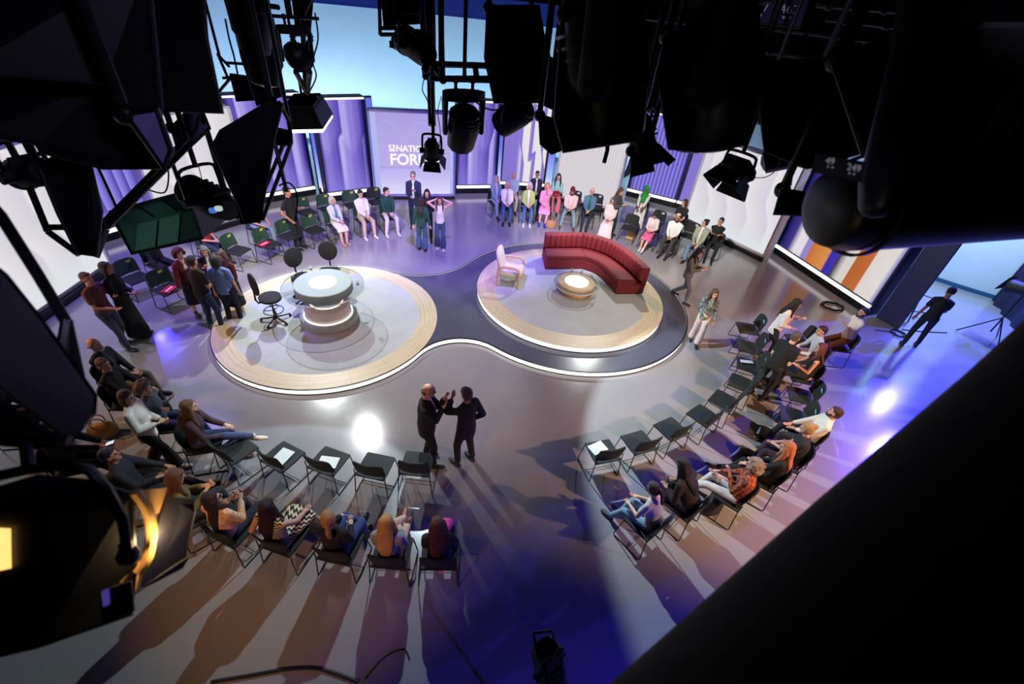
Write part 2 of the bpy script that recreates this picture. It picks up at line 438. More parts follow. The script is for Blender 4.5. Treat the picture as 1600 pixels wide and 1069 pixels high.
mb = MB(); mb.tube([(-.2, .06, .1), (-.2, .6, .03), (-.2, .06, 1.4)], .02); mb.tube([(.2, .06, .1), (.2, .6, .03), (.2, .06, 1.4)], .02); mb.build('brace', BLACKM, t)
# ------------------------------------------------------------------ stage
C1, R1 = V((-4.19, 8.37, 0)), 2.42
C2, R2, RD = V((1.37, 10.51, 0)), 3.12, 2.45
def tangent_circle(rf, side):
    d = (C2 - C1); L = d.length; e = d / L; nrm = V((-e.y, e.x, 0)) * side
    a, b = R1 + rf, R2 + rf; xx = (a * a - b * b + L * L) / (2 * L); yy = math.sqrt(max(0, a * a - xx * xx))
    return C1 + e * xx + nrm * yy
RF, RB = 1.05, 1.7
FC, BC = tangent_circle(RF, -1), tangent_circle(RB, 1)
def ang(c, p): return math.atan2(p.y - c.y, p.x - c.x)
def arc(c, r, a0, a1, n, ccw=True):
    if ccw:
        while a1 < a0: a1 += 2 * PI
    else:
        while a1 > a0: a1 -= 2 * PI
    return [V((c.x + r * math.cos(a0 + (a1 - a0) * i / n), c.y + r * math.sin(a0 + (a1 - a0) * i / n), 0)) for i in range(n + 1)]
def peanut(off=0.0):
    P = []
    P += arc(C1, R1 + off, ang(C1, BC), ang(C1, FC), 60)[:-1]
    P += arc(FC, RF - off, ang(FC, C1), ang(FC, C2), 20, False)[:-1]
    P += arc(C2, R2 + off, ang(C2, FC), ang(C2, BC), 70)[:-1]
    P += arc(BC, RB - off, ang(BC, C2), ang(BC, C1), 24, False)[:-1]
    return P
def band(mb, P, z0, z1, mi=0):
    n = len(P)
    return mb.add([(p.x, p.y, z0) for p in P] + [(p.x, p.y, z1) for p in P], [(i, (i + 1) % n, n + (i + 1) % n, n + i) for i in range(n)], mi)

t = NT('stage_lacquer'); ov, x, y, z = t.obj()
b = t.bsdf(t.mix(t.noise(ov, 1.5), lin((78, 78, 94)), lin((88, 88, 106))), .22, 0, Coat_Weight=.3, Coat_Roughness=.1)
M_LACQ = t.m
t = NT('oak_ring'); ov, x, y, z = t.obj()
rr = t.math('SQRT', t.math('ADD', t.math('MULTIPLY', x, x), t.math('MULTIPLY', y, y))); an = t.math('ARCTAN2', y, x)
cx = t.n('CombineXYZ'); t.put(cx.inputs[0], t.math('MULTIPLY', rr, 22.0)); t.put(cx.inputs[1], t.math('MULTIPLY', an, 2.2))
g = t.noise(cx.outputs[0], 1.0, 5, .6)
col = t.ramp(g, [(.25, (186, 168, 134)), (.5, (206, 190, 156)), (.75, (220, 206, 174))])
sg = t.math('FRACT', t.math('MULTIPLY', an, 18 / (2 * PI))); col = t.mix(t.math('MULTIPLY', t.sstep(sg, .02, 0.0), .5), col, lin((160, 124, 94)))
t.bsdf(col, .42); M_OAK_RING = t.m
t = NT('oak'); ov, x, y, z = t.obj()
mp = t.n('Mapping'); mp.inputs['Scale'].default_value = (2, 2, 24); t.link(ov, mp.inputs[0])
t.bsdf(t.ramp(t.noise(mp.outputs[0], 2.0, 4), [(.3, (200, 168, 132)), (.7, (226, 200, 168))]), .45); M_OAK = t.m
t = NT('grey_carpet'); ov, x, y, z = t.obj()
n = t.noise(ov, 2.2, 5, .65); n2 = t.noise(ov, 60, 2)
gx = t.math('LESS_THAN', t.math('FRACT', t.math('MULTIPLY', x, 1.0)), .008); gy = t.math('LESS_THAN', t.math('FRACT', t.math('MULTIPLY', y, 1.0)), .008)
col = t.ramp(n, [(.25, (176, 180, 182)), (.75, (194, 198, 200))]); col = t.mix(t.math('MULTIPLY', n2, .25), col, lin((150, 154, 156)))
col = t.mix(t.math('MULTIPLY', t.math('MAXIMUM', gx, gy), .12), col, lin((120, 124, 128)))
b = t.bsdf(col, .9); t.bump(b, n2, .3, .01); M_CARPET = t.m
M_RIM = plain((12, 12, 14), .4)
M_EDGE = glow((255, 255, 250), 1.5)

st = thing('stage_platform', 'low figure-of-eight stage platform with a lit white edge', 'platform')
mb = MB(); mb.prism(peanut(-.035), 0, .115); mb.build('deck', M_LACQ, st)
mb = MB(); band(mb, peanut(-.012), .012, .114); mb.build('edge_light', M_EDGE, st, False)
mb = MB(); P0, P1 = peanut(0.0), peanut(-.036); n = len(P0)
mb.add([(p.x, p.y, .112) for p in P0] + [(p.x, p.y, .122) for p in P0] + [(p.x, p.y, .122) for p in P1], [(i, (i + 1) % n, n + (i + 1) % n, n + i) for i in range(n)] + [(n + i, n + (i + 1) % n, 2 * n + (i + 1) % n, 2 * n + i) for i in range(n)])
mb.build('rim', M_RIM, st)
mb = MB(); band(mb, peanut(.004), 0, .014); mb.build('skirting', M_RIM, st)
mb = MB(); mb.lathe([(1.98, .0), (1.98, .012), (2.40, .012), (2.40, 0)], n=96); o = mb.build('oak_ring', M_OAK_RING, st); o.location = (C1.x, C1.y, .118)
mb = MB(); mb.lathe([(0, 0.0), (0, .010), (1.98, .010), (1.98, 0)], n=96); o = mb.build('carpet', M_CARPET, st); o.location = (C1.x, C1.y, .118)

rs = thing('round_riser', 'round raised riser with grey carpet and oak border under the red sofa', 'platform', (C2.x, C2.y, .117))
mb = MB(); mb.lathe([(0, 0), (RD - .05, 0), (RD - .05, .125), (0, .125)], n=96); mb.build('deck', M_RIM, rs)
mb = MB(); mb.lathe([(RD - .012, .012), (RD - .012, .13)], n=96); mb.build('edge_light', M_EDGE, rs)
mb = MB(); mb.lathe([(RD, .126), (RD + .003, .130), (RD, .136), (1.99, .138), (1.99, .112)], n=96); mb.build('oak_ring', M_OAK_RING, rs)
mb = MB(); mb.lathe([(0, .11), (0, .137), (1.99, .137), (1.99, .11)], n=96); mb.build('carpet', M_CARPET, rs)
mb = MB(); mb.lathe([(RD + .002, 0), (RD + .002, .014)], n=96); mb.build('skirting', M_RIM, rs)
ZL, ZR = .13, .256

# ------------------------------------------------------------------ glass
t = NT('clear_glass'); ov, x, y, z = t.obj()
tr = t.n('BsdfTransparent'); gl = t.n('BsdfGlossy'); gl.inputs['Roughness'].default_value = .03
lw = t.n('LayerWeight'); lw.inputs['Blend'].default_value = .25
ms = t.n('MixShader'); t.put(ms.inputs[0], t.math('ADD', t.math('MULTIPLY', lw.outputs['Facing'], .35), .05)); t.link(tr.outputs[0], ms.inputs[1]); t.link(gl.outputs[0], ms.inputs[2])
tr.inputs[0].default_value = (.93, .96, .97, 1); t.link(ms.outputs[0], t.out.inputs[0]); M_GLASS = t.m
M_GEDGE = plain((205, 220, 228), .15)

# ------------------------------------------------------------------ presenters' desk
M_DESK = cloth((160, 172, 172), .7, .06, 40, .1); M_DESKL = cloth((206, 200, 200), .6, .05, 30, .05)
dk = thing('presenter_desk', 'round grey presenter desk with wide glass rim on the left stage circle', 'desk', (-4.2, 8.30, ZL))
mb = MB(); mb.lathe([(0, 0), (.60, 0), (.615, .015), (.615, .15), (.60, .165), (.47, .17), (.47, .175), (0, .175)], n=64); mb.build('plinth', M_DESK, dk)
mb = MB(); mb.lathe([(.50, .17), (.53, .17), (.53, .19), (.50, .19)], n=64); mb.build('light_ring', glow((255, 240, 235), 1.6), dk)
mb = MB(); mb.lathe([(.48, .17), (.49, .30), (.47, .42), (.40, .47), (.30, .50), (.30, .17)], n=64); mb.build('pedestal', M_DESKL, dk)
mb = MB(); mb.lathe([(.33, .478), (.36, .47), (.36, .49), (.33, .50)], n=64); mb.build('light_ring', glow((255, 240, 235), 1.6), dk)
mb = MB(); mb.lathe([(.28, .47), (.30, .55), (.46, .68), (.54, .74), (.54, .75), (0, .75)], n=64); mb.build('neck', M_DESK, dk)
mb = MB(); mb.lathe([(0, .75), (.585, .75), (.60, .765), (.60, .94), (.585, .955), (0, .955)], n=64); mb.build('drum', M_DESK, dk)
mb = MB(); mb.lathe([(0, .956), (.28, .956), (.28, .964), (0, .964)], n=48); mb.build('lit_disc', glow((255, 255, 255), 1.8), dk)
mb = MB(); mb.lathe([(.60, .86), (.855, .86), (.855, .875), (.60, .875)], n=80); mb.build('glass_top', M_GLASS, dk)
mb = MB(); mb.lathe([(.852, .858), (.862, .858), (.862, .877), (.852, .877), (.852, .858)], n=80); mb.build('glass_edge', M_GEDGE, dk)

def tumbler(p, label, group):
    r = thing('water_glass', label, 'glass', p, 0, group)
    mb = MB(); mb.lathe([(0, 0), (.030, 0), (.036, .11), (.033, .11), (.028, .012), (0, .012)], n=20); mb.build('tumbler', M_GLASS, r)
    mb = MB(); mb.lathe([(0, .013), (.027, .013), (.031, .075), (0, .075)], n=20); mb.build('water', plain((216, 226, 232), .1), r)
    mb = MB(); mb.lathe([(.034, .108), (.037, .110), (.034, .113), (.031, .110), (.034, .108)], n=20); mb.build('rim', M_GEDGE, r)
    return r
for an_, rr_, lb in ((84, .74, 'water glass on the desk rim nearest the back stool'), (132, .75, 'water glass on the desk rim in front of the middle stool'), (168, .75, 'water glass on the desk rim beside the left stool'), (12, .72, 'water glass at the right side of the desk rim')):
    tumbler((-4.2 + rr_ * math.cos(math.radians(an_)), 8.30 + rr_ * math.sin(math.radians(an_)), ZL + .877), lb, 'water glasses on the desk')

def drafting_chair(p, rz, label):
    r = thing('drafting_chair', label, 'chair', p, rz, 'black drafting chairs at the desk')
    mb = MB()
    for k in range(5):
        a = 2 * PI * k / 5 + .3; e = V((math.cos(a) * .31, math.sin(a) * .31, .065))
        mb.loft([(0, 0, .11), e * .55 + V((0, 0, .04)), e], [(.028, .022), (.024, .018), (.018, .014)], None, 8)
    mb.lathe([(0, .07), (.045, .07), (.045, .14), (0, .14)], n=16); mb.build('star_base', BLACKM, r)
    for k in range(5):
        a = 2 * PI * k / 5 + .3; c = V((math.cos(a) * .31, math.sin(a) * .31, .03))
        mb = MB(); R = Matrix.Rotation(a, 3, 'Z') @ Matrix.Rotation(PI / 2, 3, 'Y'); mb.lathe([(0, -.02), (.028, -.02), (.03, 0), (.028, .02), (0, .02)], c, 12, rot=R); mb.build('castor', BLACK, r)
    mb = MB(); mb.lathe([(0, .12), (.028, .12), (.028, .32), (.02, .32), (.02, .56), (0, .56)], n=14); mb.build('gas_column', STEEL, r)
    mb = MB(); P = [(.2 * math.cos(q), .2 * math.sin(q), .28) for q in [2 * PI * i / 28 for i in range(29)]]; mb.tube(P, .011)
    for k in range(3):
        a = 2 * PI * k / 3; mb.tube([(.02 * math.cos(a), .02 * math.sin(a), .28), (.2 * math.cos(a), .2 * math.sin(a), .28)], .009)
    mb.build('foot_ring', BLACKM, r)
    mb = MB(); mb.loft([(0, 0, .565), (0, 0, .58), (0, 0, .63), (0, 0, .645)], [(.18, .17), (.24, .225), (.245, .23), (.2, .19)], (1, 0, 0), 24); mb.build('seat', cloth((22, 23, 26), .8, .2, 40), r)
    mb = MB(); mb.tube([(0, -.1, .56), (0, -.25, .57), (0, -.29, .66), (0, -.27, .9)], .02); mb.build('back_stem', BLACKM, r)
    mb = MB(); mb.loft([(0, -.275, 1.02), (0, -.26, 1.02), (0, -.225, 1.02), (0, -.215, 1.02)], [(.16, .2), (.215, .25), (.21, .245), (.15, .19)], (1, 0, 0), 24); mb.build('backrest', cloth((20, 21, 24), .8, .2, 40), r)
    mb = MB(); mb.tube([(.08, 0, .56), (.22, .02, .53)], .009); mb.ball((.23, .02, .53), .018); mb.tube([(.06, -.08, .56), (.2, -.1, .53)], .009); mb.ball((.21, -.1, .53), .018); mb.build('lever', BLACK, r)
    return r
DC = (-4.2, 8.30)
for p, lb in (((-5.28, 8.0), 'black drafting chair at the left of the desk, fully in view'), ((-5.0, 8.95), 'black drafting chair behind the desk, middle of the three'), ((-4.52, 9.36), 'black drafting chair behind the desk, furthest from the camera')):
    drafting_chair((p[0], p[1], ZL), heading(p, DC) + (.6 if p[1] < 8.5 else 0), lb)

# ------------------------------------------------------------------ sofa, table, armchair
t = NT('red_velvet'); ov, x, y, z = t.obj()
n = t.noise(ov, 6, 4, .6)
b = t.bsdf(t.mix(n, lin((86, 16, 24)), lin((120, 30, 40))), .7, 0, Sheen_Weight=.5, Sheen_Roughness=.35); t.put(b.inputs['Sheen Tint'], lin((225, 80, 90))); t.bump(b, t.noise(ov, 14, 3), .25, .02); M_VELVET = t.m
def sofa_sweep(front, normal, seg_n, depth=.76, label='', name='sofa_module', ztop=.80):
    """front(s) -> floor point of the front edge for s in 0..1, normal(s) -> horizontal unit vector to the back"""
    r = thing(name, label, 'sofa', (0, 0, ZR))
    def strip(prof, s0, s1, n):
        mb = MB(); k = len(prof); vs = []
        for i in range(n + 1):
            s = s0 + (s1 - s0) * i / n; f = front(s); nn = normal(s)
            for d, h in prof: q = f + nn * d; vs.append((q.x, q.y, h))
        fs = []
        for i in range(n):
            for j in range(k): fs.append((i * k + j, i * k + (j + 1) % k, (i + 1) * k + (j + 1) % k, (i + 1) * k + j))
        fs += [tuple(reversed(range(k))), tuple(n * k + j for j in range(k))]
        return mb.add(vs, fs)
    strip([(.02, .0), (depth - .02, 0), (depth - .02, .04), (.02, .04)], .01, .99, 20).build('plinth', M_RIM, r)
    strip([(0, .035), (0, .27), (.02, .29), (depth, .29), (depth, .035)], 0, 1, 20).build('base', M_VELVET, r)
    strip([(-.012, .31), (-.012, .42), (.03, .455), (.42, .455), (.47, .44), (.47, .295), (.0, .295)], .004, .996, 20).build('seat_cushion', M_VELVET, r)
    strip([(depth - .1, .27), (depth - .09, ztop - .03), (depth - .04, ztop), (depth + .0, ztop), (depth + .015, ztop - .04), (depth + .015, .27)], 0, 1, 20).build('back_shell', M_VELVET, r)
    mb = MB()
    for i in range(seg_n):                                   # padded channels of the back
        s0, s1 = i / seg_n, (i + 1) / seg_n; vs = []; K = 6; Z = [(.42, .02), (.44, .055), (ztop - .1, .075), (ztop - .02, .05), (ztop + .005, 0)]
        for j in range(K + 1):
            q = j / K; s = s0 + (s1 - s0) * q; f = front(s); nn = normal(s); bul = math.sin(PI * q) ** .5
            for zz, th in Z:
                p = f + nn * (depth - .09 - .08 - th * bul * .75); vs.append((p.x, p.y, zz - (0 if zz < ztop else (1 - bul) * .012)))
            p = f + nn * (depth - .08); vs += [(p.x, p.y, ztop + .004), (p.x, p.y, .42)]
        k = len(Z) + 2; fs = []
        for j in range(K):
            for l in range(k): fs.append((j * k + l, j * k + (l + 1) % k, (j + 1) * k + (l + 1) % k, (j + 1) * k + l))
        fs += [tuple(reversed(range(k))), tuple(K * k + l for l in range(k))]
        mb.add(vs, fs)
    mb.build('channel_back', M_VELVET, r)
    return r
A0, A1 = V((.70, 11.52, 0)), V((1.76, 11.78, 0)); nA = V((-.13, .99, 0)).normalized()
sofa_sweep(lambda s: A0.lerp(A1, s), lambda s: nA, 7, label='straight red velvet sofa section with a channelled back')
FP = smooth_path([(1.765, 11.79, 0), (2.10, 11.60, 0), (2.33, 11.22, 0), (2.60, 10.57, 0)], 12)
def fr(s):
    q = s * (len(FP) - 1); i = min(int(q), len(FP) - 2); return FP[i].lerp(FP[i + 1], q - i)
def frn(s): a = math.radians(96 - 84 * s); return V((math.cos(a), math.sin(a), 0))
sofa_sweep(fr, frn, 14, label='curved red velvet sofa section with a channelled back')

ct = thing('coffee_table', 'low round oak coffee table with glass rim in front of the red sofa', 'table', (1.5, 10.48, ZR))
mb = MB(); mb.lathe([(0, 0), (.36, 0), (.36, .03), (.30, .05), (0, .05)], n=48); mb.build('foot', M_OAK, ct)
mb = MB(); mb.lathe([(.33, .05), (.47, .12), (.49, .30), (.47, .315), (0, .315)], n=56); mb.build('drum', M_OAK, ct)
mb = MB(); mb.lathe([(0, .316), (.31, .316), (.31, .324), (0, .324)], n=48); mb.build('lit_disc', glow((255, 255, 255), 1.9), ct)
mb = MB(); mb.lathe([(.47, .26), (.60, .26), (.60, .274), (.47, .274)], n=64); mb.build('glass_top', M_GLASS, ct)
mb = MB(); mb.lathe([(.597, .258), (.607, .258), (.607, .276), (.597, .276), (.597, .258)], n=64); mb.build('glass_edge', M_GEDGE, ct)
for i, (a, lb) in enumerate(((100, 'leftmost water glass on the coffee table rim'), (72, 'water glass on the coffee table rim by the straight sofa section'), (40, 'water glass on the coffee table rim facing the sofa corner'), (8, 'water glass on the coffee table rim by the curved sofa section'), (-22, 'rightmost water glass on the coffee table rim'))):
    tumbler((1.5 + .545 * math.cos(math.radians(a)), 10.48 + .545 * math.sin(math.radians(a)), ZR + .275), lb, 'water glasses on the coffee table')

ac = thing('armchair', 'cream armchair with looped oak arms on the right riser', 'armchair', (-.24, 10.66, ZR), comp(97))
M_BOUCLE = cloth((232, 228, 218), .95, .1, 70, .5)
mb = MB(); mb.bbox((0, .02, .35), (.58, .60, .17), .05); mb.build('seat', M_BOUCLE, ac)
mb = MB(); mb.loft([(0, -.20, .38), (0, -.25, .5), (0, -.31, .74), (0, -.345, .88), (0, -.35, .93)], [(.29, .06), (.30, .085), (.30, .08), (.26, .07), (.17, .04)], (1, 0, 0), 20); mb.build('backrest', M_BOUCLE, ac)
for sx in (-1, 1):
    mb = MB(); xx = sx * .335
    mb.loft(smooth_path([(xx, -.27, 0), (xx, -.27, .42), (xx, -.24, .53), (xx, -.14, .565), (xx, .12, .565), (xx, .24, .53), (xx, .275, .42), (xx, .275, 0)], 5), [(.044, .034)] * 36, (1, 0, 0), 12); mb.build('arm_loop', M_OAK, ac)
mb = MB(); mb.box((0, .2, .26), (.66, .04, .05)); mb.box((0, -.2, .26), (.66, .04, .05)); mb.build('rail', M_OAK, ac)
# ------------------------------------------------------------------ audience chairs
t = NT('chair_upholstery'); ov, x, y, z = t.obj()
b = t.bsdf(t.mix(t.noise(ov, 120, 2), lin((30, 34, 33)), lin((48, 53, 51))), .8); t.bump(b, t.noise(ov, 200, 2), .3, .005); M_CHAIR = t.m
M_CBACK = cloth((30, 34, 33), .75, .15, 90, .2); M_CGREEN = cloth((40, 76, 60), .75, .15, 90, .2)
M_PAPER = cloth((236, 234, 230), .8, .03, 6, .05)
def make_chair():
    r = thing('audience_chair', 'x', 'chair')
    mb = MB(); k = 8; vs = []
    for i in range(k + 1):                              # dished seat pad
        u = -1 + 2 * i / k
        for j in range(k + 1):
            v = -1 + 2 * j / k
            xx = .235 * u * (1 - .05 * v * v); yy = .225 * v
            zz = .455 - .018 * math.cos(u * PI / 2) * math.cos(v * PI / 2) - (.03 * max(0, v - .6) ** 1 if v > .6 else 0)
            vs.append((xx, yy, zz))
    nt = len(vs); vs += [(p[0], p[1], p[2] - .028) for p in vs]; fs = []
    w_ = k + 1
    for i in range(k):
        for j in range(k):
            q = (i * w_ + j, (i + 1) * w_ + j, (i + 1) * w_ + j + 1, i * w_ + j + 1); fs.append(q); fs.append(tuple(nt + a for a in reversed(q)))
    bd = [i * w_ for i in range(w_)] + [k * w_ + j for j in range(1, w_)] + [i * w_ + k for i in range(k - 1, -1, -1)] + [j for j in range(k - 1, 0, -1)]
    for a, c in zip(bd, bd[1:] + bd[:1]): fs.append((a, c, nt + c, nt + a))
    mb.add(vs, fs); mb.build('seat', M_CHAIR, r)
    mb = MB(); vs = []; W, H = 10, 6                     # curved back, rounded top corners
    for i in range(W + 1):
        u = -1 + 2 * i / W
        for j in range(H + 1):
            v = j / H; hw = .232 * (1 - .10 * max(0, v - .7) / .3); zz = .50 + .33 * v - .03 * (abs(u) ** 6) * (1 if v > .9 else 0)
            vs.append((hw * u, -.205 - .075 * v + .045 * u * u, zz))
    nt = len(vs); vs += [(p[0], p[1] - .022, p[2]) for p in vs]; fs = []; w_ = H + 1
    for i in range(W):
        for j in range(H):
            q = (i * w_ + j, (i + 1) * w_ + j, (i + 1) * w_ + j + 1, i * w_ + j + 1); fs.append(q); fs.append(tuple(nt + a for a in reversed(q)))
    bd = [i * w_ for i in range(W + 1)] + [W * w_ + j for j in range(1, w_)] + [i * w_ + H for i in range(W - 1, -1, -1)] + [j for j in range(H - 1, 0, -1)]
    for a, c in zip(bd, bd[1:] + bd[:1]): fs.append((a, c, nt + c, nt + a))
    mb.add(vs, fs); mb.build('backrest', M_CBACK, r)
    for sx in (-1, 1):                                  # sled leg loops
        mb = MB(); x0, x1 = sx * .235, sx * .265
        mb.tube([(x0 * .96, -.225, .60), (x0, -.215, .46), (x1, -.24, .03), (x1, -.225, .011), (x1, .24, .011), (x1, .255, .03), (x0, .20, .43)], .0085, 7); mb.build('leg_loop', BLACKM, r)
    mb = MB(); mb.tube([(-.235, .17, .425), (.235, .17, .425)], .0085, 6); mb.build('cross_bar', BLACKM, r)
    mb = MB(); mb.tube([(-.235, -.2, .44), (.235, -.2, .44)], .0085, 6); mb.build('cross_bar', BLACKM, r)
    mb = MB(); mb.tube([(-.262, -.02, .011), (-.235, -.02, .03), (.235, -.02, .03), (.262, -.02, .011)], .006, 6); mb.build('cross_bar', BLACKM, r)
    return r
STICK = {}
for nm, c in (('y', (222, 214, 120)), ('b', (110, 190, 214)), ('w', (226, 226, 224))):
    mb = MB(); mb.add([(-.05, 0, -.04), (.05, 0, -.04), (.05, 0, .04), (-.05, 0, .04)], [(0, 1, 2, 3)]); mb.box((0, .0008, .012), (.06, .0008, .014), mi=1)
    STICK[nm] = mb.mesh('seat_label', [cloth(c, .7, .05, 5, .05), plain((60, 60, 60), .6)], False)
CH0 = make_chair(); CH0_used = [False]
FOCUS = (-1.3, 9.2)
PLACES = {}
def put_chair(key, px, py, label, group, face=None, sticker=None, side=-.03, z=.45, dx=0, dy=0):
    p = G(px, py, z); q = (p.x + dx, p.y + dy)
    o = CH0 if not CH0_used[0] else copy_tree(CH0)
    if CH0_used[0]:
        for ch in list(o.children):
            if ch.name.startswith('seat_label'): bpy.data.objects.remove(ch)
    CH0_used[0] = True
    rz = heading(q, FOCUS) if face is None else comp(face)
    o.location = (q[0], q[1], 0); o.rotation_euler = (0, 0, rz); o['label'] = label; o['group'] = group
    PLACES[key] = (V((q[0], q[1], 0)), rz)
    for ch in o.children:
        if ch.name.startswith('backrest') and ch.material_slots: ch.material_slots[0].link = 'OBJECT'; ch.material_slots[0].material = M_CGREEN if key[0] in 'fe' and key != 'e3' else M_CBACK
    if sticker: STK.append((o, sticker, side))
    return o
STK = []
NL, NL2 = 'empty chairs in the near left front row', 'chairs in the near left second row'
put_chair('a1', 369, 702, 'empty black chair right of the woman with crossed legs', NL)
put_chair('a2', 442, 713, 'empty black chair with a large white sheet on its seat, near left front row', NL)
put_chair('a3', 514, 720, 'empty black chair with a tilted white sheet half under its back', NL)
put_chair('a4', 587, 728, 'empty black chair with bare seat in front of the blonde woman in grey', NL)
put_chair('a5', 652, 724, 'empty black chair right behind the bald man in a suit', NL)
put_chair('a0', 322, 690, 'black chair under the woman in a plum sweater', NL, face=70)
put_chair('am1', 262, 660, 'black chair under the curly haired woman in a grey sweater', NL, face=75)
put_chair('am2', 205, 625, 'black chair under the man in a black sweater', NL, face=80)
put_chair('am3', 192, 594, 'black chair under the bearded man in a navy jacket', NL, face=86)
put_chair('b1', 367, 824, 'black chair under the woman in a floral blouse', NL2)
put_chair('b2', 446, 838, 'black chair under the woman in a zigzag dress', NL2)
put_chair('b3', 533, 853, 'black chair under the woman in black with a blonde bun', NL2)
put_chair('b4', 613, 862, 'black chair under the blonde woman in a grey sweater', NL2)
put_chair('b5', 687, 864, 'black chair under the woman with a pink scarf', NL2)
put_chair('b0', 305, 800, 'black chair under the woman in an olive jacket', NL2, face=45)
put_chair('bm1', 228, 762, 'black chair under the dark haired man in a black jacket behind the big lamp', NL2, face=58)
put_chair('bm2', 120, 722, 'black chair under the person holding a white phone', NL2, face=66)
put_chair('bm3', 22, 652, 'black chair under the half hidden person at the left edge', NL2, face=75)
RF_ = 'empty chairs in the near right front row'; RS_ = 'chairs in the near right second row'
for i, (px, py, lb, st_, fc) in enumerate(((942, 705, 'empty black chair with a white sheet at the near end of the right front row', None, -20), (998, 691, 'empty black chair second from the near end of the right front row', None, -26), (1049, 670, 'empty black chair third from the near end of the right front row', None, -34), (1099, 649, 'empty black chair fourth from the near end of the right front row', None, -42), (1131, 625, 'empty black chair fifth from the near end of the right front row', None, -50), (1158, 598, 'empty black chair sixth from the near end of the right front row', 'b', -60), (1169, 570, 'empty black chair with a folded white paper in the right front row', 'b', -70), (1169, 542, 'empty black chair second from the far end of the right front row', 'b', -78), (1168, 513, 'empty black chair at the far end of the right front row', 'b', -84))):
    put_chair('r%d' % i, px, py, lb, RF_, face=fc, sticker=st_)
put_chair('s0', 1008, 815, 'black chair under the young person in pale jeans', RS_, face=-42)
put_chair('s1', 1068, 788, 'black chair under the person in a black jacket leaning forward', RS_, face=-45, sticker='b')
put_chair('s2', 1140, 772, 'black chair under the grey haired woman in a patterned top', RS_, face=-52)
put_chair('s3', 1192, 745, 'black chair under the strawberry blonde woman in black', RS_, face=-56)
put_chair('s4', 1228, 717, 'black chair under the woman in a dark tee with pinned up hair', RS_, face=-60)
put_chair('s5', 1252, 685, 'black chair under the bearded man in a white shirt', RS_, face=-66)
put_chair('s6', 1240, 650, 'empty black chair just beyond the bearded man in a white shirt', RS_, face=-72, sticker='b')
put_chair('s7', 1251, 618, 'empty black chair with a blue label between two gaps in the right second row', RS_, face=-75, sticker='b')
put_chair('s8', 1252, 588, 'black chair under the woman in a black dress', RS_, face=-80)
put_chair('s9', 1262, 560, 'black chair under the dark haired person in a pale tee', RS_, face=-84)
put_chair('s10', 1246, 532, 'empty black chair in front of the man with folded arms', RS_, face=-86, sticker='b')
put_chair('s11', 1308, 540, 'black chair under the man with folded arms', RS_, face=-88)
FL, FL2 = 'green backed chairs in the far left front row', 'green backed chairs in the far left back row'
put_chair('f1', 491, 359, 'empty green backed chair left of the white haired woman', FL, sticker='y')
put_chair('f2', 453, 368, 'empty green backed chair right in front of the camera operator', FL, sticker='y')
put_chair('f3', 419, 381, 'empty green backed chair with a red booklet on its seat', FL, sticker='y')
put_chair('f4', 371, 391, 'empty green backed chair right of the standing group', FL, sticker='y')
put_chair('f5', 330, 385, 'green backed chair under the boy in a blue and red tee', FL, sticker='y')
put_chair('f6', 262, 451, 'empty green backed chair with a red and white leaflet on its seat', FL, face=112, sticker='y')
put_chair('f7', 212, 434, 'empty green backed chair beside the woman in the long black dress', FL2, face=112, sticker='y')
put_chair('f8', 250, 412, 'green backed chair under the person in dark plaid', FL, face=110)
put_chair('f9', 527, 352, 'chair under the white haired woman in a pale jacket', FL)
put_chair('f10', 569, 343, 'chair under the young man in a white shirt', FL)
put_chair('f11', 608, 339, 'chair under the man in a dark green shirt', FL)
put_chair('e1', 512, 326, 'empty green backed chair behind the white haired woman', FL2, sticker='y')
put_chair('e2', 551, 320, 'empty green backed chair behind the young man in a white shirt', FL2, sticker='y')
put_chair('e3', 588, 315, 'empty dark backed chair behind the man in a dark green shirt', FL2, sticker='y')
put_chair('e4', 479, 331, 'empty green backed chair right of the camera operator', FL2, sticker='y')
put_chair('e5', 405, 356, 'chair under the person in pale jeans hidden by a lamp', FL2, sticker='y')
put_chair('e6', 318, 372, 'green backed chair behind the boy in a blue and red tee', FL2, sticker='y')
FR, FR2 = 'chairs in the far right front row', 'chairs in the far right back row'
fr_ = [('g2', 791, 325, 'woman in a white jacket', 172), ('g4', 824, 327, 'white haired woman in a green cardigan', 176), ('g6', 851, 327, 'woman in a pink dress', 180), ('g8', 889, 332, 'man in a maroon cap', 184), ('g9', 918, 335, 'bald man in a teal blazer', 190), ('g10', 950, 349, 'woman wrapped in a white shawl', 196), ('g14', 1015, 367, 'girl in a pink skirt', 206), ('g17', 1047, 377, 'bearded man in a white shirt and pale cap', 210), ('g19', 1087, 386, 'man in a sage blazer', 216)]
for k, px, py, lb, fc in fr_: put_chair(k, px, py, 'chair under the ' + lb, FR, face=fc)
put_chair('g13', 983, 356, 'empty black chair with a tan box under it in front of the green headscarf', FR, face=202)
br_ = [('g1', 775, 316, 'woman in a denim jacket', 150), ('g3', 800, 309, 'bald man in a grey sweater', 172), ('g5', 836, 307, 'man in a black suit and glasses', 176), ('g7', 868, 311, 'woman holding a red folder', 182), ('g12', 1000, 335, 'woman in a green headscarf', 200), ('g16', 1058, 352, 'woman in a black top', 212), ('g20', 1113, 383, 'man in a black tee', 222)]
for k, px, py, lb, fc in br_: put_chair(k, px, py, 'back row chair under the ' + lb, FR2, face=fc)
put_chair('h1', 897, 318, 'empty dark chair behind the man in a maroon cap', FR2, face=186, sticker='w')
put_chair('h2', 930, 323, 'empty dark chair behind the bald man in a teal blazer', FR2, face=190, sticker='w')
put_chair('h3', 1025, 349, 'empty dark chair behind the girl in a pink skirt', FR2, face=208, sticker='w')
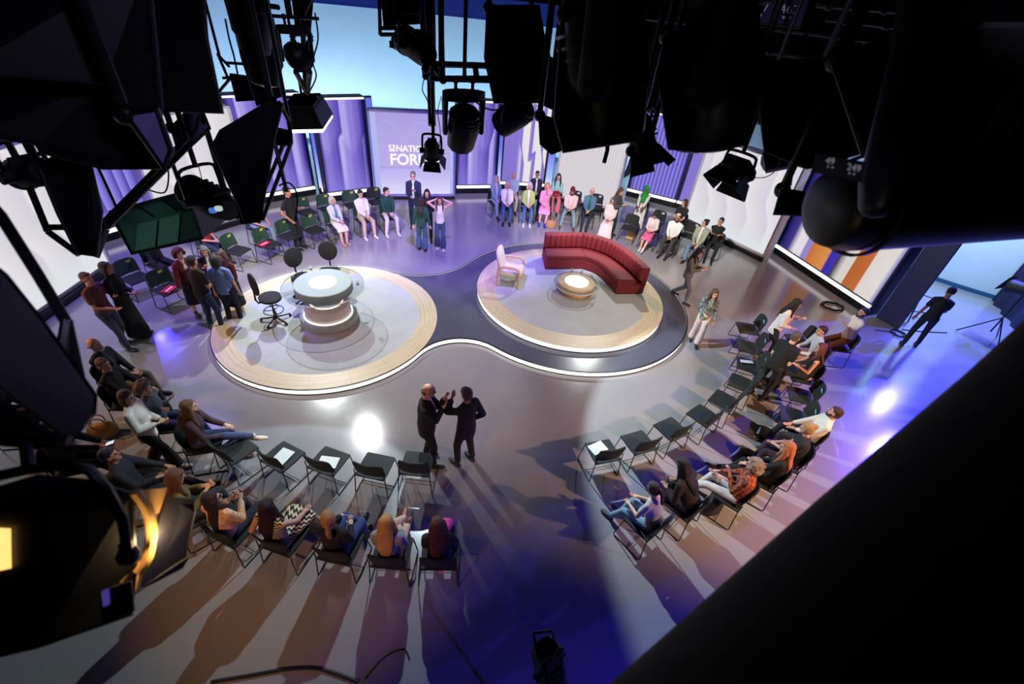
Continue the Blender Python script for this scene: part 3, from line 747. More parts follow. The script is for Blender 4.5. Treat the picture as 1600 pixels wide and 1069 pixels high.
put_chair('h4', 1076, 368, 'empty dark chair behind the man in a sage blazer', FR2, face=214, sticker='w')
for o, c, side in STK:
    s = bpy.data.objects.new('seat_label', STICK[c]); COL.objects.link(s); s.parent = o
    s.location = (-.10, -.233, .765); s.rotation_euler = (math.radians(13), 0, PI)
    s['label'] = {'y': 'yellow paper label', 'b': 'pale blue paper label', 'w': 'white paper label'}[c]

# things lying on chairs and floor
def flat_item(name, px, py, z, sz, rz, mt, label, cat, stripe=None, curl=0.0):
    p = G(px, py, z); mb = MB(); n = 6; vs = []
    for i in range(n + 1):
        u = i / n - .5; zz = curl * (u * u * 4)
        vs += [(sz[0] * u, -sz[1] / 2, zz), (sz[0] * u, sz[1] / 2, zz), (sz[0] * u, sz[1] / 2, zz + sz[2]), (sz[0] * u, -sz[1] / 2, zz + sz[2])]
    fs = [(0, 1, 2, 3), tuple(n * 4 + k for k in (3, 2, 1, 0))]
    for i in range(n):
        for k in range(4): fs.append((i * 4 + k, i * 4 + (k + 1) % 4, i * 4 + 4 + (k + 1) % 4, i * 4 + 4 + k))
    mb.add(vs, fs)
    if stripe: mb.box((0, .0, curl * .2 + sz[2] + .001), (sz[0] * .75, sz[1] * .22, .001), mi=1)
    o = mb.build(name, [mt] + ([stripe] if stripe else []), None, False); o.location = (p.x, p.y, z); o.rotation_euler = (0, 0, rz); return tag(o, label, cat)
M_RED = cloth((206, 40, 56), .6, .1, 8, .05)
flat_item('paper_sheet', 441, 714, .462, (.22, .30, .002), PLACES['a2'][1] + .1, M_PAPER, 'large white sheet on the second empty chair of the near left front row', 'paper')
flat_item('paper_sheet', 513, 722, .462, (.29, .20, .002), PLACES['a3'][1] + .25, M_PAPER, 'tilted white sheet partly under the chair back, near left front row', 'paper')
flat_item('paper_sheet', 934, 700, .462, (.29, .21, .002), PLACES['r0'][1] + .25, M_PAPER, 'white sheet on the chair at the near end of the right front row', 'paper')
flat_item('paper_sheet', 1167, 566, .462, (.10, .28, .003), PLACES['r6'][1] + .35, M_PAPER, 'folded white paper on a chair in the right front row', 'paper', curl=.015)
flat_item('booklet', 413, 381, .462, (.30, .21, .006), PLACES['f3'][1], M_RED, 'red booklet on a green backed chair behind the desk chairs', 'booklet', M_PAPER)
flat_item('booklet', 264, 452, .462, (.30, .21, .006), PLACES['f6'][1] + .4, M_RED, 'red and white leaflet on the chair beside the standing group', 'booklet', M_PAPER)
flat_item('card', 691, 892, .001, (.09, .09, .002), .1, cloth((226, 150, 130), .7, .05, 5, .05), 'small pinkish card on the floor behind the last near left chair', 'card')
# ------------------------------------------------------------------ lamps
def spot(name, loc, aim, energy, color, cone=60, blend=.3, radius=.06):
    d = bpy.data.lights.new(name, 'SPOT'); d.energy = energy; d.color = color; d.spot_size = math.radians(cone); d.spot_blend = blend; d.shadow_soft_size = radius
    o = bpy.data.objects.new(name, d); COL.objects.link(o); o.location = loc
    o.rotation_euler = (V(aim) - V(loc)).to_track_quat('-Z', 'Y').to_euler(); return o
def area(name, loc, aim, energy, color, sx, sy):
    d = bpy.data.lights.new(name, 'AREA'); d.energy = energy; d.color = color; d.shape = 'RECTANGLE'; d.size = sx; d.size_y = sy
    o = bpy.data.objects.new(name, d); COL.objects.link(o); o.location = loc
    o.rotation_euler = (V(aim) - V(loc)).to_track_quat('-Z', 'Y').to_euler(); return o
COOL, WARM, BLUE, VIO = (.74, .93, 1.0), (1.0, .50, .20), (.05, .04, 1.0), (.30, .20, 1.0)
def mirror(px, py, z):
    """lamp spot of height z whose glint on the polished floor shows at this pixel"""
    g = G(px, py); return (g.x * (1 + z / CAM_H), g.y * (1 + z / CAM_H), z)
spot('key_spot', (-1.7, 6.3, 4.1), (-3.3, 2.2, 0), 560, COOL, 62, .12, .03)
spot('key_spot', (-.2, 8.2, 4.4), (11.0, 3.0, 0), 1700, COOL, 88, .14, .03)
spot('warm_spot', (-3.2, -2.0, 5.0), (-2.4, 4.2, 0), 620, WARM, 44, .8, .12)
spot('warm_spot', (9.0, 2.2, 5.2), (3.8, 7.0, 0), 2700, (1.0, .58, .34), 62, .7, .08)
spot('warm_spot', (4.6, .9, 6.2), (4.3, 5.9, 0), 650, WARM, 46, .7, .10)
spot('warm_spot', (-11, 4.0, 5.0), (-6.0, 6.2, 0), 700, WARM, 70, .7, .15)
spot('warm_spot', (5.5, 9.5, 5.4), (6.8, 11.0, 0), 420, WARM, 70, .7, .15)
spot('blue_spot', mirror(1378, 700, 4.6), (9.5, 7.0, 0), 3000, BLUE, 84, .7, .05)
spot('blue_spot', (14.0, 13.0, 4.5), (11.5, 9.8, 0), 2600, BLUE, 90, .6, .05)
spot('blue_spot', (3.2, -1.2, 2.4), (1.9, .9, 0), 340, BLUE, 90, .9, .05)
spot('blue_spot', mirror(250, 525, 5.2), (-6.8, 6.8, 0), 500, BLUE, 40, .5, .04)
spot('stage_spot', mirror(575, 676, 4.6), (-4.0, 8.2, 0), 480, (.92, .97, 1.0), 92, .25, .04)
spot('stage_spot', (-6.4, 11.6, 5.2), (-4.1, 8.2, 0), 1300, (.90, 1.0, .98), 54, .25, .05)  # added stage fill, set where its floor glint stays hidden
spot('stage_spot', (1.5, 7.0, 5.2), (1.4, 10.2, 0), 380, (.95, 1.0, .97), 62, .3, .06)
spot('stage_spot', (3.2, 15.4, 5.4), (1.4, 10.0, 0), 1100, (.92, 1.0, .97), 44, .3, .04)
spot('audience_spot', (1.5, 9.0, 5.4), (3.2, 15.0, .8), 2500, (1.0, .93, .86), 62, .5, .1)
spot('audience_spot', (-4.0, 6.5, 5.6), (-6.6, 13.0, .8), 2000, (1.0, .92, .86), 60, .5, .1)
spot('audience_spot', (-1.9, 6.0, 6.0), (-2.3, 14.0, 1.2), 700, (1.0, .94, .88), 26, .6, .08)
spot('violet_spot', (-1.5, 10.0, 6.0), (-1.8, 13.8, 0), 2700, VIO, 84, .8, .1)
spot('violet_spot', mirror(1093, 487, 5.6), (5.8, 10.4, 0), 1200, VIO, 90, .8, .1)
spot('violet_spot', (-9.0, 9.0, 5.6), (-7.6, 9.6, 0), 1100, VIO, 90, .8, .1)
spot('violet_spot', (-1.0, 9.4, 5.6), (-.8, 8.6, 0), 260, VIO, 62, .9, .1)
spot('added_rig_fill', (.8, -.2, 7.0), (-2.0, 2.6, 5.3), 60, (.62, .55, 1.0), 52, .6, .1)  # added violet fill to brighten the left rig, no real fixture
spot('added_rig_fill', (-2.2, .8, 7.2), (-3.1, 3.4, 4.6), 120, (.7, 1.0, .9), 18, .5, .1)  # added greenish fill to brighten the strip light's inside
spot('added_rig_fill', (1.2, -1.0, 6.9), AT(1200, 15, 3.6), 260, (.75, .7, 1.0), 14, .6, .1)  # added fill to make the upper number plate readable
spot('added_rig_fill', (.35, -.5, 6.45), AT(1312, 262, 1.0), 26, (.85, .85, 1.0), 9, .6, .05)  # added fill to brighten the near number plate
area('cyc_flood', (-3, 20.0, .5), (-3, 24, 4.5), 620, (.42, .72, 1.0), 16, .3)
area('cyc_flood', (12, 12.5, 5.6), (14.8, 14, 1.2), 620, (.45, .68, 1.0), 4, .4)
area('cyc_flood', (-12, 16.0, .5), (-15, 19, 4.0), 350, (.38, .62, 1.0), 7, .3)
wl = bpy.data.lights.new('lamp_glow', 'POINT'); wl.energy = 3.0; wl.color = (1.0, .68, .32); wl.shadow_soft_size = .02; o = bpy.data.objects.new('lamp_glow', wl); COL.objects.link(o); o.location = AT(240, 850, .93)
# ------------------------------------------------------------------ people
SKIN = {'fair': (226, 178, 152), 'tan': (196, 142, 112), 'brown': (140, 92, 66), 'pink': (222, 164, 142)}
PEND = []     # (object, voxel, extra MB, extra materials)
def patterned(kind, c1, c2, sc=30):
    k = (kind, tuple(c1), tuple(c2), sc)
    if k in _mc: return _mc[k]
    t = NT('pattern_' + kind); ov, x, y, z = t.obj(); a, b_ = lin(c1), lin(c2)
    if kind == 'zigzag':
        zz = t.math('ABSOLUTE', t.math('SUBTRACT', t.math('FRACT', t.math('MULTIPLY', t.math('ADD', x, t.math('MULTIPLY', y, .6)), 16.0)), .5))
        f = t.math('GREATER_THAN', t.math('FRACT', t.math('ADD', t.math('MULTIPLY', z, 22.0), t.math('ADD', zz, t.math('MULTIPLY', y, 14.0)))), .5)
    elif kind == 'floral':
        v = t.n('TexVoronoi'); t.put(v.inputs['Vector'], ov); v.inputs['Scale'].default_value = sc; f = t.math('LESS_THAN', v.outputs['Distance'], .42)
    elif kind == 'plaid':
        f = t.math('MULTIPLY', t.math('ADD', t.math('GREATER_THAN', t.math('FRACT', t.math('MULTIPLY', x, sc * .5)), .5), t.math('GREATER_THAN', t.math('FRACT', t.math('MULTIPLY', z, sc * .5)), .5)), .5)
    elif kind == 'dapple':
        f = t.math('GREATER_THAN', t.noise(ov, sc, 4, .65), .5)
    b = t.bsdf(t.mix(f, a, b_), .85); t.bump(b, t.noise(ov, 12, 4), .3, .02)
    _mc[k] = t.m; return t.m
def hair_mat(c):
    k = ('hair', tuple(c))
    if k not in _mc:
        t = NT('hair_%d_%d_%d' % tuple(c)); ov, x, y, z = t.obj()
        mp = t.n('Mapping'); mp.inputs['Scale'].default_value = (55, 55, 9); t.link(ov, mp.inputs[0])
        n = t.noise(mp.outputs[0], 1.6, 4, .6); l = lin(c)
        b = t.bsdf(t.mix(n, tuple(q * .55 for q in l[:3]) + (1,), tuple(min(1, q * 1.35) for q in l[:3]) + (1,)), .5); t.bump(b, n, .8, .02)
        _mc[k] = t.m
    return _mc[k]
def skin_mat(k):
    c = SKIN[k]; kk = ('skin', k)
    if kk not in _mc:
        t = NT('skin_' + k); ov, x, y, z = t.obj(); l = lin(c)
        t.bsdf(t.mix(t.noise(ov, 22, 3), tuple(q * .88 for q in l[:3]) + (1,), tuple(min(1, q * 1.08) for q in l[:3]) + (1,)), .5, 0, Subsurface_Weight=.05); _mc[kk] = t.m
    return _mc[kk]
M_EYE = plain((32, 26, 24), .25); M_LIP = plain((160, 84, 78), .5)

def ik(a, b, l1, l2, pole):
    """joint between a and b for two bones, bent toward pole"""
    d = b - a; L = max(1e-4, d.length); mx = (l1 + l2) * .998
    if L > mx: b = a + d * (mx / L); d = b - a; L = mx
    e = d / L; q = (l1 * l1 - l2 * l2 + L * L) / (2 * L); h = math.sqrt(max(0, l1 * l1 - q * q))
    p = pole - e * pole.dot(e); p = p.normalized() if p.length > 1e-5 else V((0, 1, 0))
    return a + e * q + p * h, b

def piece(root, name, mb, mt, voxel=.016, smooth=2, extra=None, extra_mats=()):
    o = bpy.data.objects.new(name, mb.mesh(name, [mt], True, False)); COL.objects.link(o); o.parent = root
    r = o.modifiers.new('r', 'REMESH'); r.mode = 'VOXEL'; r.voxel_size = voxel; r.use_smooth_shade = True
    s = o.modifiers.new('s', 'SMOOTH'); s.factor = .5; s.iterations = smooth
    PEND.append((o, [mt] + list(extra_mats), extra)); return o

def person(label, p, rz, pose='stand', h=1.72, skin='fair', hair=('short', (60, 44, 34)), top=('shirt', (200, 200, 200)), bottom=('trousers', (50, 56, 80)), shoes=(30, 28, 28), lean=0.0, side=0.0, twist=0.0, yaw=0.0, nod=0.0, hands=None, feet=None, inner=None, glasses=False, z=0.0, group=None, fem=False, beard=None, hipz=None, hipy=None, item=None, build=1.0, poles=None, bare=None):
    root = thing('person', label, 'person', (p[0], p[1], z), rz, group); s = h / 1.75; sit = pose == 'sit'
    S = lambda x, y, zz: V((x * s, y * s, zz * s))
    hip = S(0, -.10 if sit else 0, (.545 / s if sit else .93))
    if hipz is not None: hip.z = hipz
    if hipy is not None: hip.y = hipy
    feet = feet or (((-.11, .40), (.11, .40)) if sit else ((-.10, .02), (.10, .0)))
    T1, T2 = (.45, .43) if sit else (.425, .412)
    if not sit: hip.z = s * (.105 + min(.832, min(math.sqrt(.832 ** 2 - min(.5, math.hypot(abs(f[0]) - .09, f[1])) ** 2) for f in feet))) - .004
    lr, sr, tw = math.radians(lean), math.radians(side), math.radians(twist)
    Rt = Matrix.Rotation(tw, 3, 'Z') @ Matrix.Rotation(sr, 3, 'Y') @ Matrix.Rotation(-lr, 3, 'X')
    up, X, Y = Rt @ V((0, 0, 1)), Rt @ V((1, 0, 0)), Rt @ V((0, 1, 0))
    w_ = build * (.92 if fem else 1.0)
    chest, neck0 = hip + up * .33 * s, hip + up * .535 * s
    sh = {k: hip + up * .458 * s + X * (k * .166 * s * w_) for k in (-1, 1)}
    Rh = Rt @ Matrix.Rotation(math.radians(-yaw), 3, 'Z') @ Matrix.Rotation(-math.radians(nod) + lr * .55, 3, 'X')
    hu, hx, hy = Rh @ V((0, 0, 1)), Rh @ V((1, 0, 0)), Rh @ V((0, 1, 0))
    neck1 = neck0 + (up + hu) * .5 * .05 * s
    hc = neck1 + hu * .115 * s + hy * .015 * s                      # head centre
    HP = lambda x, y, zz: hc + hx * (x * s) + hy * (y * s) + hu * (zz * s)
    # legs
    hipj = {k: hip + V((k * .09 * s * w_, 0, -.02 * s)) for k in (-1, 1)}
    knee, ank = {}, {}
    for k, f in zip((-1, 1), feet):
        fz = (f[2] if len(f) > 2 else 0) + .085
        a = V((f[0] * s, f[1] * s, fz * s)); knee[k], ank[k] = ik(hipj[k], a, T1 * s, T2 * s, V((k * .12, 1, .35 if sit else .1)))
    toe = {}
    for k, f in zip((-1, 1), feet):
        d = V((f[0] * .25 + k * .03, 1, 0)).normalized() if len(f) < 4 else V((math.sin(math.radians(f[3])), math.cos(math.radians(f[3])), -.2 if (len(f) > 2 and f[2] > .1) else 0)).normalized()
        toe[k] = d
    # arms
    if hands is None: hands = ('lap', 'lap') if sit else ('down', 'down')
    PRE = {'down': lambda k: S(k * .26, .06, .80), 'lap': lambda k: S(k * .07, .20, .66 / s), 'clasp': lambda k: S(k * .04, .26, .67 / s), 'knee': lambda k: S(k * .12, .30, .64 / s),
           'fold': lambda k: chest + X * (-k * .10 * s) + Y * (.19 * s) + up * (-.02 * s), 'chest': lambda k: chest + X * (k * .06 * s) + Y * (.24 * s) + up * (.0 * s),
           'front': lambda k: hip + X * (k * .05 * s) + Y * (.24 * s) + up * (.14 * s), 'phone': lambda k: chest + X * (k * .05 * s) + Y * (.30 * s) + up * (-.05 * s),
           'chin': lambda k: hc + Y * (.11 * s) - up * (.13 * s) + X * (k * .03 * s), 'hair': lambda k: hc + X * (k * .13 * s) + up * (.02 * s) - Y * .02 * s,
           'gesture': lambda k: chest + X * (k * .10 * s) + Y * (.29 * s) + up * (.06 * s), 'pocket': lambda k: hip + X * (k * .20 * s) + Y * (.06 * s)}
    elb, wr = {}, {}
    for k, hd in zip((-1, 1), hands):
        tgt = PRE[hd](k) if isinstance(hd, str) else S(*hd)
        pole = V((k * .7, -1, -.5)) if (poles is None) else V((k * poles[0], poles[1], poles[2]))
        if hd == 'hair': pole = V((k, .2, -.1))
        elb[k], wr[k] = ik(sh[k] - up * .01 * s, tgt, .29 * s, .255 * s, pole)
    # ---------------- body (one continuous surface)
    b = MB(); f_ = .94 * w_
    b.loft([hip - up * .06 * s, hip + up * .02 * s, hip + up * .14 * s, chest, hip + up * .43 * s, hip + up * .49 * s, neck0], [(.13 * s * f_, .085 * s), (.15 * s * f_, .10 * s), (.125 * s * f_, .09 * s), (.145 * s * f_, .10 * s), (.155 * s * f_, .085 * s), (.10 * s * f_, .07 * s), (.058 * s, .06 * s)], X, 14)
    b.capsule(neck0 - up * .03 * s, neck1 + hu * .05 * s, .056 * s, .054 * s, 10)
    b.ball(hc + hu * .018 * s - hy * .008 * s, (.076 * s, .094 * s, .098 * s), Rh); b.ball(hc - hu * .055 * s + hy * .022 * s, (.057 * s, .066 * s, .062 * s), Rh)
    b.ball(HP(0, .075, -.098), (.026 * s, .022 * s, .022 * s), Rh, 8, 6)
    b.loft([HP(0, .086, .022), HP(0, .104, -.012), HP(0, .094, -.034)], [.010 * s, .015 * s, .014 * s], hx, 8)
    for k in (-1, 1): b.ball(HP(k * .077, -.008, -.012), (.012 * s, .022 * s, .034 * s), Rh, 8, 6)
    for k in (-1, 1):
        b.capsule(sh[k], elb[k], .048 * s, .038 * s, 9); b.capsule(elb[k], wr[k], .038 * s, .027 * s, 9)
        b.capsule(hipj[k], knee[k], .076 * s, .052 * s, 10); b.loft([knee[k], knee[k].lerp(ank[k], .3), ank[k]], [.05 * s, .054 * s, .034 * s], None, 10)
        b.ball(ank[k], .036 * s, None, 8, 6); b.capsule(ank[k] - V((0, 0, .045 * s)), ank[k] + toe[k] * .14 * s - V((0, 0, .058 * s)), .03 * s, .024 * s, 8)
    ex = MB(); sk = skin_mat(skin)
    for k in (-1, 1):                                             # hands: palm in the body, five bent fingers
        d = (wr[k] - elb[k]).normalized(); nn = d.cross(X * k); nn = nn.normalized() if nn.length > .1 else up
        sx = nn.cross(d).normalized()
        if sx.dot(-X * k) < 0: sx = -sx                           # thumb side, toward the body's middle
        pc = wr[k] + d * .055 * s; b.loft([wr[k], wr[k] + d * .03 * s, pc + d * .015 * s, pc + d * .035 * s], [(.026 * s, .02 * s), (.036 * s, .017 * s), (.04 * s, .016 * s), (.034 * s, .013 * s)], sx, 10)
        for i, ln in enumerate((.066, .078, .072, .055)):
            o = pc + d * .028 * s + sx * ((.028 - .019 * i) * s); q1 = o + d * ln * .5 * s - nn * .006 * s; q2 = q1 + (d * .75 - nn * .66) * ln * .5 * s
            ex.loft([o, q1, q2], [.0088 * s, .0082 * s, .0068 * s], sx, 6)
        o = wr[k] + d * .03 * s + sx * .026 * s; q1 = o + (sx * .7 + d * .7) * .035 * s; ex.loft([o, q1, q1 + (d * .9 + sx * .2) * .028 * s], [.011 * s, .0095 * s, .0075 * s], nn, 6)
    for k in (-1, 1): ex.ball(HP(k * .032, .079, .012), (.012 * s, .008 * s, .007 * s), Rh, 8, 6, 1); ex.loft([HP(k * .018, .087, .032), HP(k * .034, .085, .037), HP(k * .05, .076, .031)], [.004 * s] * 3, None, 5, 2)
    ex.loft([HP(-.024, .083, -.061), HP(0, .091, -.060), HP(.024, .083, -.061)], [.005 * s, .008 * s, .005 * s], None, 6, 3)
    if glasses:
        for k in (-1, 1): ex.lathe([(.022 * s, -.002), (.026 * s, 0), (.022 * s, .002), (.022 * s, -.002)], HP(k * .034, .096, .012), 14, 1, Rh @ Matrix.Rotation(PI / 2, 3, 'X')); ex.tube([HP(k * .058, .092, .016), HP(k * .08, 0, .01)], .003 * s, 5, 1)
        ex.tube([HP(-.012, .097, .014), HP(.012, .097, .014)], .003 * s, 5, 1)
    hcol = hair[1] if isinstance(hair[1], tuple) else (60, 42, 34)
    piece(root, 'body', b, sk, .0125 * s, 2, ex, [M_EYE, hair_mat(hcol), M_LIP])
    # ---------------- top
    kind, tc = top[0], top[1]; mt = tc if isinstance(tc, bpy.types.Material) else cloth(tc, .85, .15, 18, .45)
    g = MB(); loose = {'jacket': .022, 'shirt': .014, 'tee': .013, 'sweater': .02, 'tank': .01, 'dress': .012, 'shawl': .045}[kind]
    q = loose * s; low = {'jacket': -.17, 'shirt': -.09, 'tee': -.10, 'sweater': -.09, 'tank': -.03, 'dress': -.06, 'shawl': -.1}[kind]
    if sit: low = max(low, -.06)
    belly = .012 * s if not fem else 0
    bust = .018 * s if fem else 0
    R_ = [(.155 * s * f_ + q, .108 * s + q), (.155 * s * f_ + q, .11 * s + q + belly), (.14 * s * f_ + q * .9, .10 * s + q * .8 + belly), (.152 * s * f_ + q * .9, .112 * s + q * .7 + bust), (.160 * s * f_ + q * .8, .095 * s + q * .6), (.11 * s * f_ + q * .5, .078 * s + q * .4), (.064 * s, .064 * s)]
    g.loft([hip + up * low * s, hip + up * .02 * s, hip + up * .15 * s, chest, hip + up * .43 * s, hip + up * .495 * s, neck0 + up * .012 * s], R_, X, 16)
    for k in (-1, 1): g.loft([neck0 - up * .02 * s, neck0.lerp(sh[k], .55) + up * .012 * s, sh[k] + X * k * .01 * s], [(.05 * s, .05 * s), (.05 * s + q * .4, .045 * s + q * .3), (.05 * s + q * .4, .045 * s + q * .4)], Y, 10)
    for k in (-1, 1):
        if kind in ('tank',): g.capsule(sh[k] - X * k * .04 * s, sh[k] - up * .02 * s - X * k * .02 * s, .04 * s, .045 * s); continue
        ra, rb, rc = .053 * s + q * .55, .044 * s + q * .55, .033 * s + q * .5
        if kind == 'tee' or (len(top) > 2 and top[2] == 'short'):
            e = sh[k].lerp(elb[k], .62); g.capsule(sh[k], e, ra, rb * 1.18, 10)
        else:
            g.capsule(sh[k], elb[k], ra, rb, 10); g.loft([elb[k], elb[k].lerp(wr[k], .5), wr[k].lerp(elb[k], .06)], [rb, (rb + rc) / 2, rc], None, 10); g.ball(elb[k], rb, None, 8, 6)
    if kind == 'jacket':      # collar and lapels
        for k in (-1, 1): g.loft([neck0 - Y * .05 * s + up * .02 * s, neck0 + X * k * .055 * s + up * .015 * s, neck0 + X * k * .05 * s + Y * .07 * s - up * .06 * s, chest + X * k * .02 * s + Y * .135 * s], [.014 * s, .016 * s, .018 * s, .01 * s], None, 6)
    elif kind in ('shirt', 'sweater'): g.loft([neck0 + up * .02 * s + (X * math.cos(a) + Y * math.sin(a)) * .058 * s for a in [2 * PI * i / 12 for i in range(13)]], [.014 * s] * 13, None, 6)
    if kind == 'shawl': g.loft([neck0 + up * .03 * s, hip + up * .40 * s + Y * .03 * s, hip + up * .12 * s + Y * .06 * s], [(.09 * s, .09 * s), (.21 * s, .14 * s), (.22 * s, .17 * s)], X, 16)
    piece(root, {'jacket': 'jacket', 'shirt': 'shirt', 'tee': 'tee_shirt', 'sweater': 'sweater', 'tank': 'tank_top', 'dress': 'dress_bodice', 'shawl': 'shawl'}[kind], g, mt, .016 * s, 3)
    if inner:                 # shirt front seen between open lapels
        g = MB(); im = inner if isinstance(inner, bpy.types.Material) else cloth(inner, .8, .1, 20, .3)
        g.loft([hip + up * .04 * s + Y * (.085 * s + q), chest + Y * (.095 * s + q + bust), hip + up * .44 * s + Y * .07 * s, neck0 + Y * .01 * s + up * .02 * s], [(.035 * s, .045 * s), (.04 * s, .04 * s), (.05 * s, .035 * s), (.058 * s, .058 * s)], X, 12); piece(root, 'shirt_front', g, im, .012 * s, 2)
    # ---------------- bottom
    bk, bc = bottom[0], bottom[1]; mt = bc if isinstance(bc, bpy.types.Material) else cloth(bc, .88, .18, 16, .4)
    g = MB(); wl = {'wide': 1.55, 'slim': .88}.get(bk, 1.0)
    if bk in ('trousers', 'wide', 'slim', 'shorts'):
        g.loft([hip - up * .08 * s, hip + up * .0 * s, hip + up * .09 * s], [(.15 * s * f_, .10 * s), (.165 * s * f_, .118 * s), (.145 * s * f_, .105 * s)], X, 14)
        for k in (-1, 1):
            g.capsule(hipj[k], knee[k], .092 * s * w_, .066 * s * (1.15 if bk == 'wide' else 1), 11)
            if bk != 'shorts': g.loft([knee[k], knee[k].lerp(ank[k], .45), ank[k] + (knee[k] - ank[k]).normalized() * .01 * s], [.066 * s, .060 * s * wl, .052 * s * wl * (1.15 if bk == 'wide' else 1)], None, 11); g.ball(knee[k], .066 * s, None, 8, 6)
        nm = 'shorts' if bk == 'shorts' else 'trousers'
    else:
        km = (knee[-1] + knee[1]) / 2; am = (ank[-1] + ank[1]) / 2; spread = (knee[1] - knee[-1]).length / 2
        if sit:
            P = [hip + up * .10 * s, hip + V((0, .02 * s, 0)), hip.lerp(km, .55) + V((0, 0, .005)), km + V((0, .01 * s, 0))]; Rr = [(.145 * s, .11 * s), (.17 * s, .115 * s), (.15 * s + spread * .4, .095 * s), (.085 * s + spread, .085 * s)]
            if bk == 'long': P += [km.lerp(am, .5) + V((0, .03 * s, 0)), am + V((0, .0, .02 * s))]; Rr += [(.10 * s + spread, .09 * s), (.13 * s + spread, .12 * s)]
            else: P += [km.lerp(am, .22) + V((0, .03 * s, 0))]; Rr += [(.09 * s + spread, .075 * s)]
        else:
            ez = {'long': am + V((0, 0, .0)), 'skirt': km.lerp(am, .35)}.get(bk, km)
            P = [hip + up * .10 * s, hip, hip.lerp(ez, .5), ez]; Rr = [(.14 * s, .105 * s), (.17 * s, .125 * s), (.19 * s, .16 * s), (.23 * s if bk == 'long' else .22 * s, .2 * s)]
        g.loft(P, Rr, V((1, 0, 0)), 16); nm = 'skirt'
    piece(root, nm, g, mt, .016 * s, 3)
    # ---------------- shoes
    if shoes:
        smt = plain(shoes, .45)
        for k in (-1, 1):
            a = ank[k]; d = toe[k]; g = MB(); bz = V((0, 0, .052 * s)); sd = V((-d.y, d.x, 0))
            g.loft([a - bz - d * .062 * s, a - bz - d * .03 * s, a - bz + d * .04 * s, a - bz + d * .12 * s, a - bz + d * .185 * s, a - bz + d * .205 * s], [(.024 * s, .028 * s), (.036 * s, .036 * s), (.040 * s, .042 * s), (.046 * s, .032 * s), (.034 * s, .025 * s), (.016 * s, .016 * s)], sd, 12)
            g.capsule(a - bz * .3, a + V((0, 0, .012 * s)), .038 * s, .04 * s, 10)
            piece(root, 'shoe', g, smt, .011 * s, 1)
    # ---------------- hair
    style, hc_ = hair
    if style:
        hm = hair_mat(hc_) if not isinstance(hc_, bpy.types.Material) else hc_; g = MB(); B = lambda x, y, zz, r, n=12: g.ball(HP(x, y, zz), tuple(q * s for q in r), Rh, n, 8); nm = 'hair'; vox = .011
        def shell(e=0.0):
            B(0, -.024, .036, (.084 + e, .094 + e, .094 + e)); B(0, -.045, -.015, (.079 + e, .066 + e, .075 + e))
        backp = neck0 - Y * .045 * s
        if style == 'bald': B(0, -.052, -.022, (.083, .058, .045))
        elif style == 'short': shell(); B(0, .03, .078, (.066, .05, .03))
        elif style in ('long', 'pony', 'bob', 'bun', 'curly', 'wavy'):
            shell(.004); B(0, .02, .082, (.068, .06, .03))
            for k in (-1, 1): B(k * .066, -.005, .01, (.022, .05, .07))
            if style == 'bob':
                g.loft([HP(0, -.05, .02), HP(0, -.055, -.07), HP(0, -.045, -.13)], [(.088 * s, .06 * s), (.098 * s, .06 * s), (.085 * s, .05 * s)], hx, 14)
                for k in (-1, 1): g.loft([HP(k * .078, .0, .03), HP(k * .088, .005, -.05), HP(k * .078, .012, -.115)], [(.025 * s, .045 * s), (.026 * s, .045 * s), (.018 * s, .035 * s)], hx, 8)
            if style in ('long', 'wavy'):
                lo = .30 if style == 'long' else .27
                g.loft([HP(0, -.05, .03), HP(0, -.065, -.09), backp + up * .02 * s, neck0 - Y * .115 * s - up * (lo * .5) * s, neck0 - Y * .125 * s - up * lo * s], [(.088 * s, .06 * s), (.10 * s, .055 * s), (.11 * s, .05 * s), (.105 * s, .036 * s), (.06 * s, .02 * s)], hx, 14)
                for k in (-1, 1): g.loft([HP(k * .075, .0, .04), HP(k * .09, .0, -.06), neck0 + X * k * .10 * s + Y * .055 * s - up * .03 * s, neck0 + X * k * .095 * s + Y * .105 * s - up * .16 * s], [(.024 * s, .04 * s), (.03 * s, .045 * s), (.032 * s, .04 * s), (.014 * s, .02 * s)], X, 8)
                if style == 'wavy':
                    rnd = random.Random(3)
                    for i in range(26): g.ball(neck0 - Y * (.11 + rnd.random() * .03) * s - up * (rnd.random() * .26 - .03) * s + X * (rnd.random() - .5) * .2 * s, .032 * s, None, 8, 6)
            if style == 'pony': B(0, -.125, .03, (.03, .03, .03), 10); g.loft([HP(0, -.12, .03), HP(0, -.165, -.05), HP(0, -.15, -.17), HP(0, -.13, -.24)], [(.026 * s, .026 * s), (.036 * s, .032 * s), (.03 * s, .026 * s), (.01 * s, .01 * s)], hx, 10)
            if style == 'bun': B(0, -.10, .075, (.05, .048, .046))
            if style == 'curly':
                rnd = random.Random(5)
                for i in range(70):
                    a, e = rnd.random() * 2 * PI, rnd.random() * 2.0 - .75
                    if math.sin(a) > .35 and e < .55: continue
                    B(.112 * math.cos(a) * math.cos(e), .115 * math.sin(a) * math.cos(e) - .02, .115 * math.sin(e) - .0, (.034, .034, .034), 7)
        elif style in ('cap', 'kippah'):
            if style == 'kippah':
                shell(); piece(root, 'hair', g, hair_mat((26, 22, 22)), vox * s, 1); g = MB(); B(0, -.01, .108, (.07, .075, .034)); nm = 'cap'; vox = .01
            else: B(0, -.015, .052, (.092, .104, .092)); B(0, -.03, .10, (.07, .08, .06)); nm = 'cap'
        elif style == 'scarf':
            B(0, -.02, .03, (.095, .105, .105)); nm = 'headscarf'
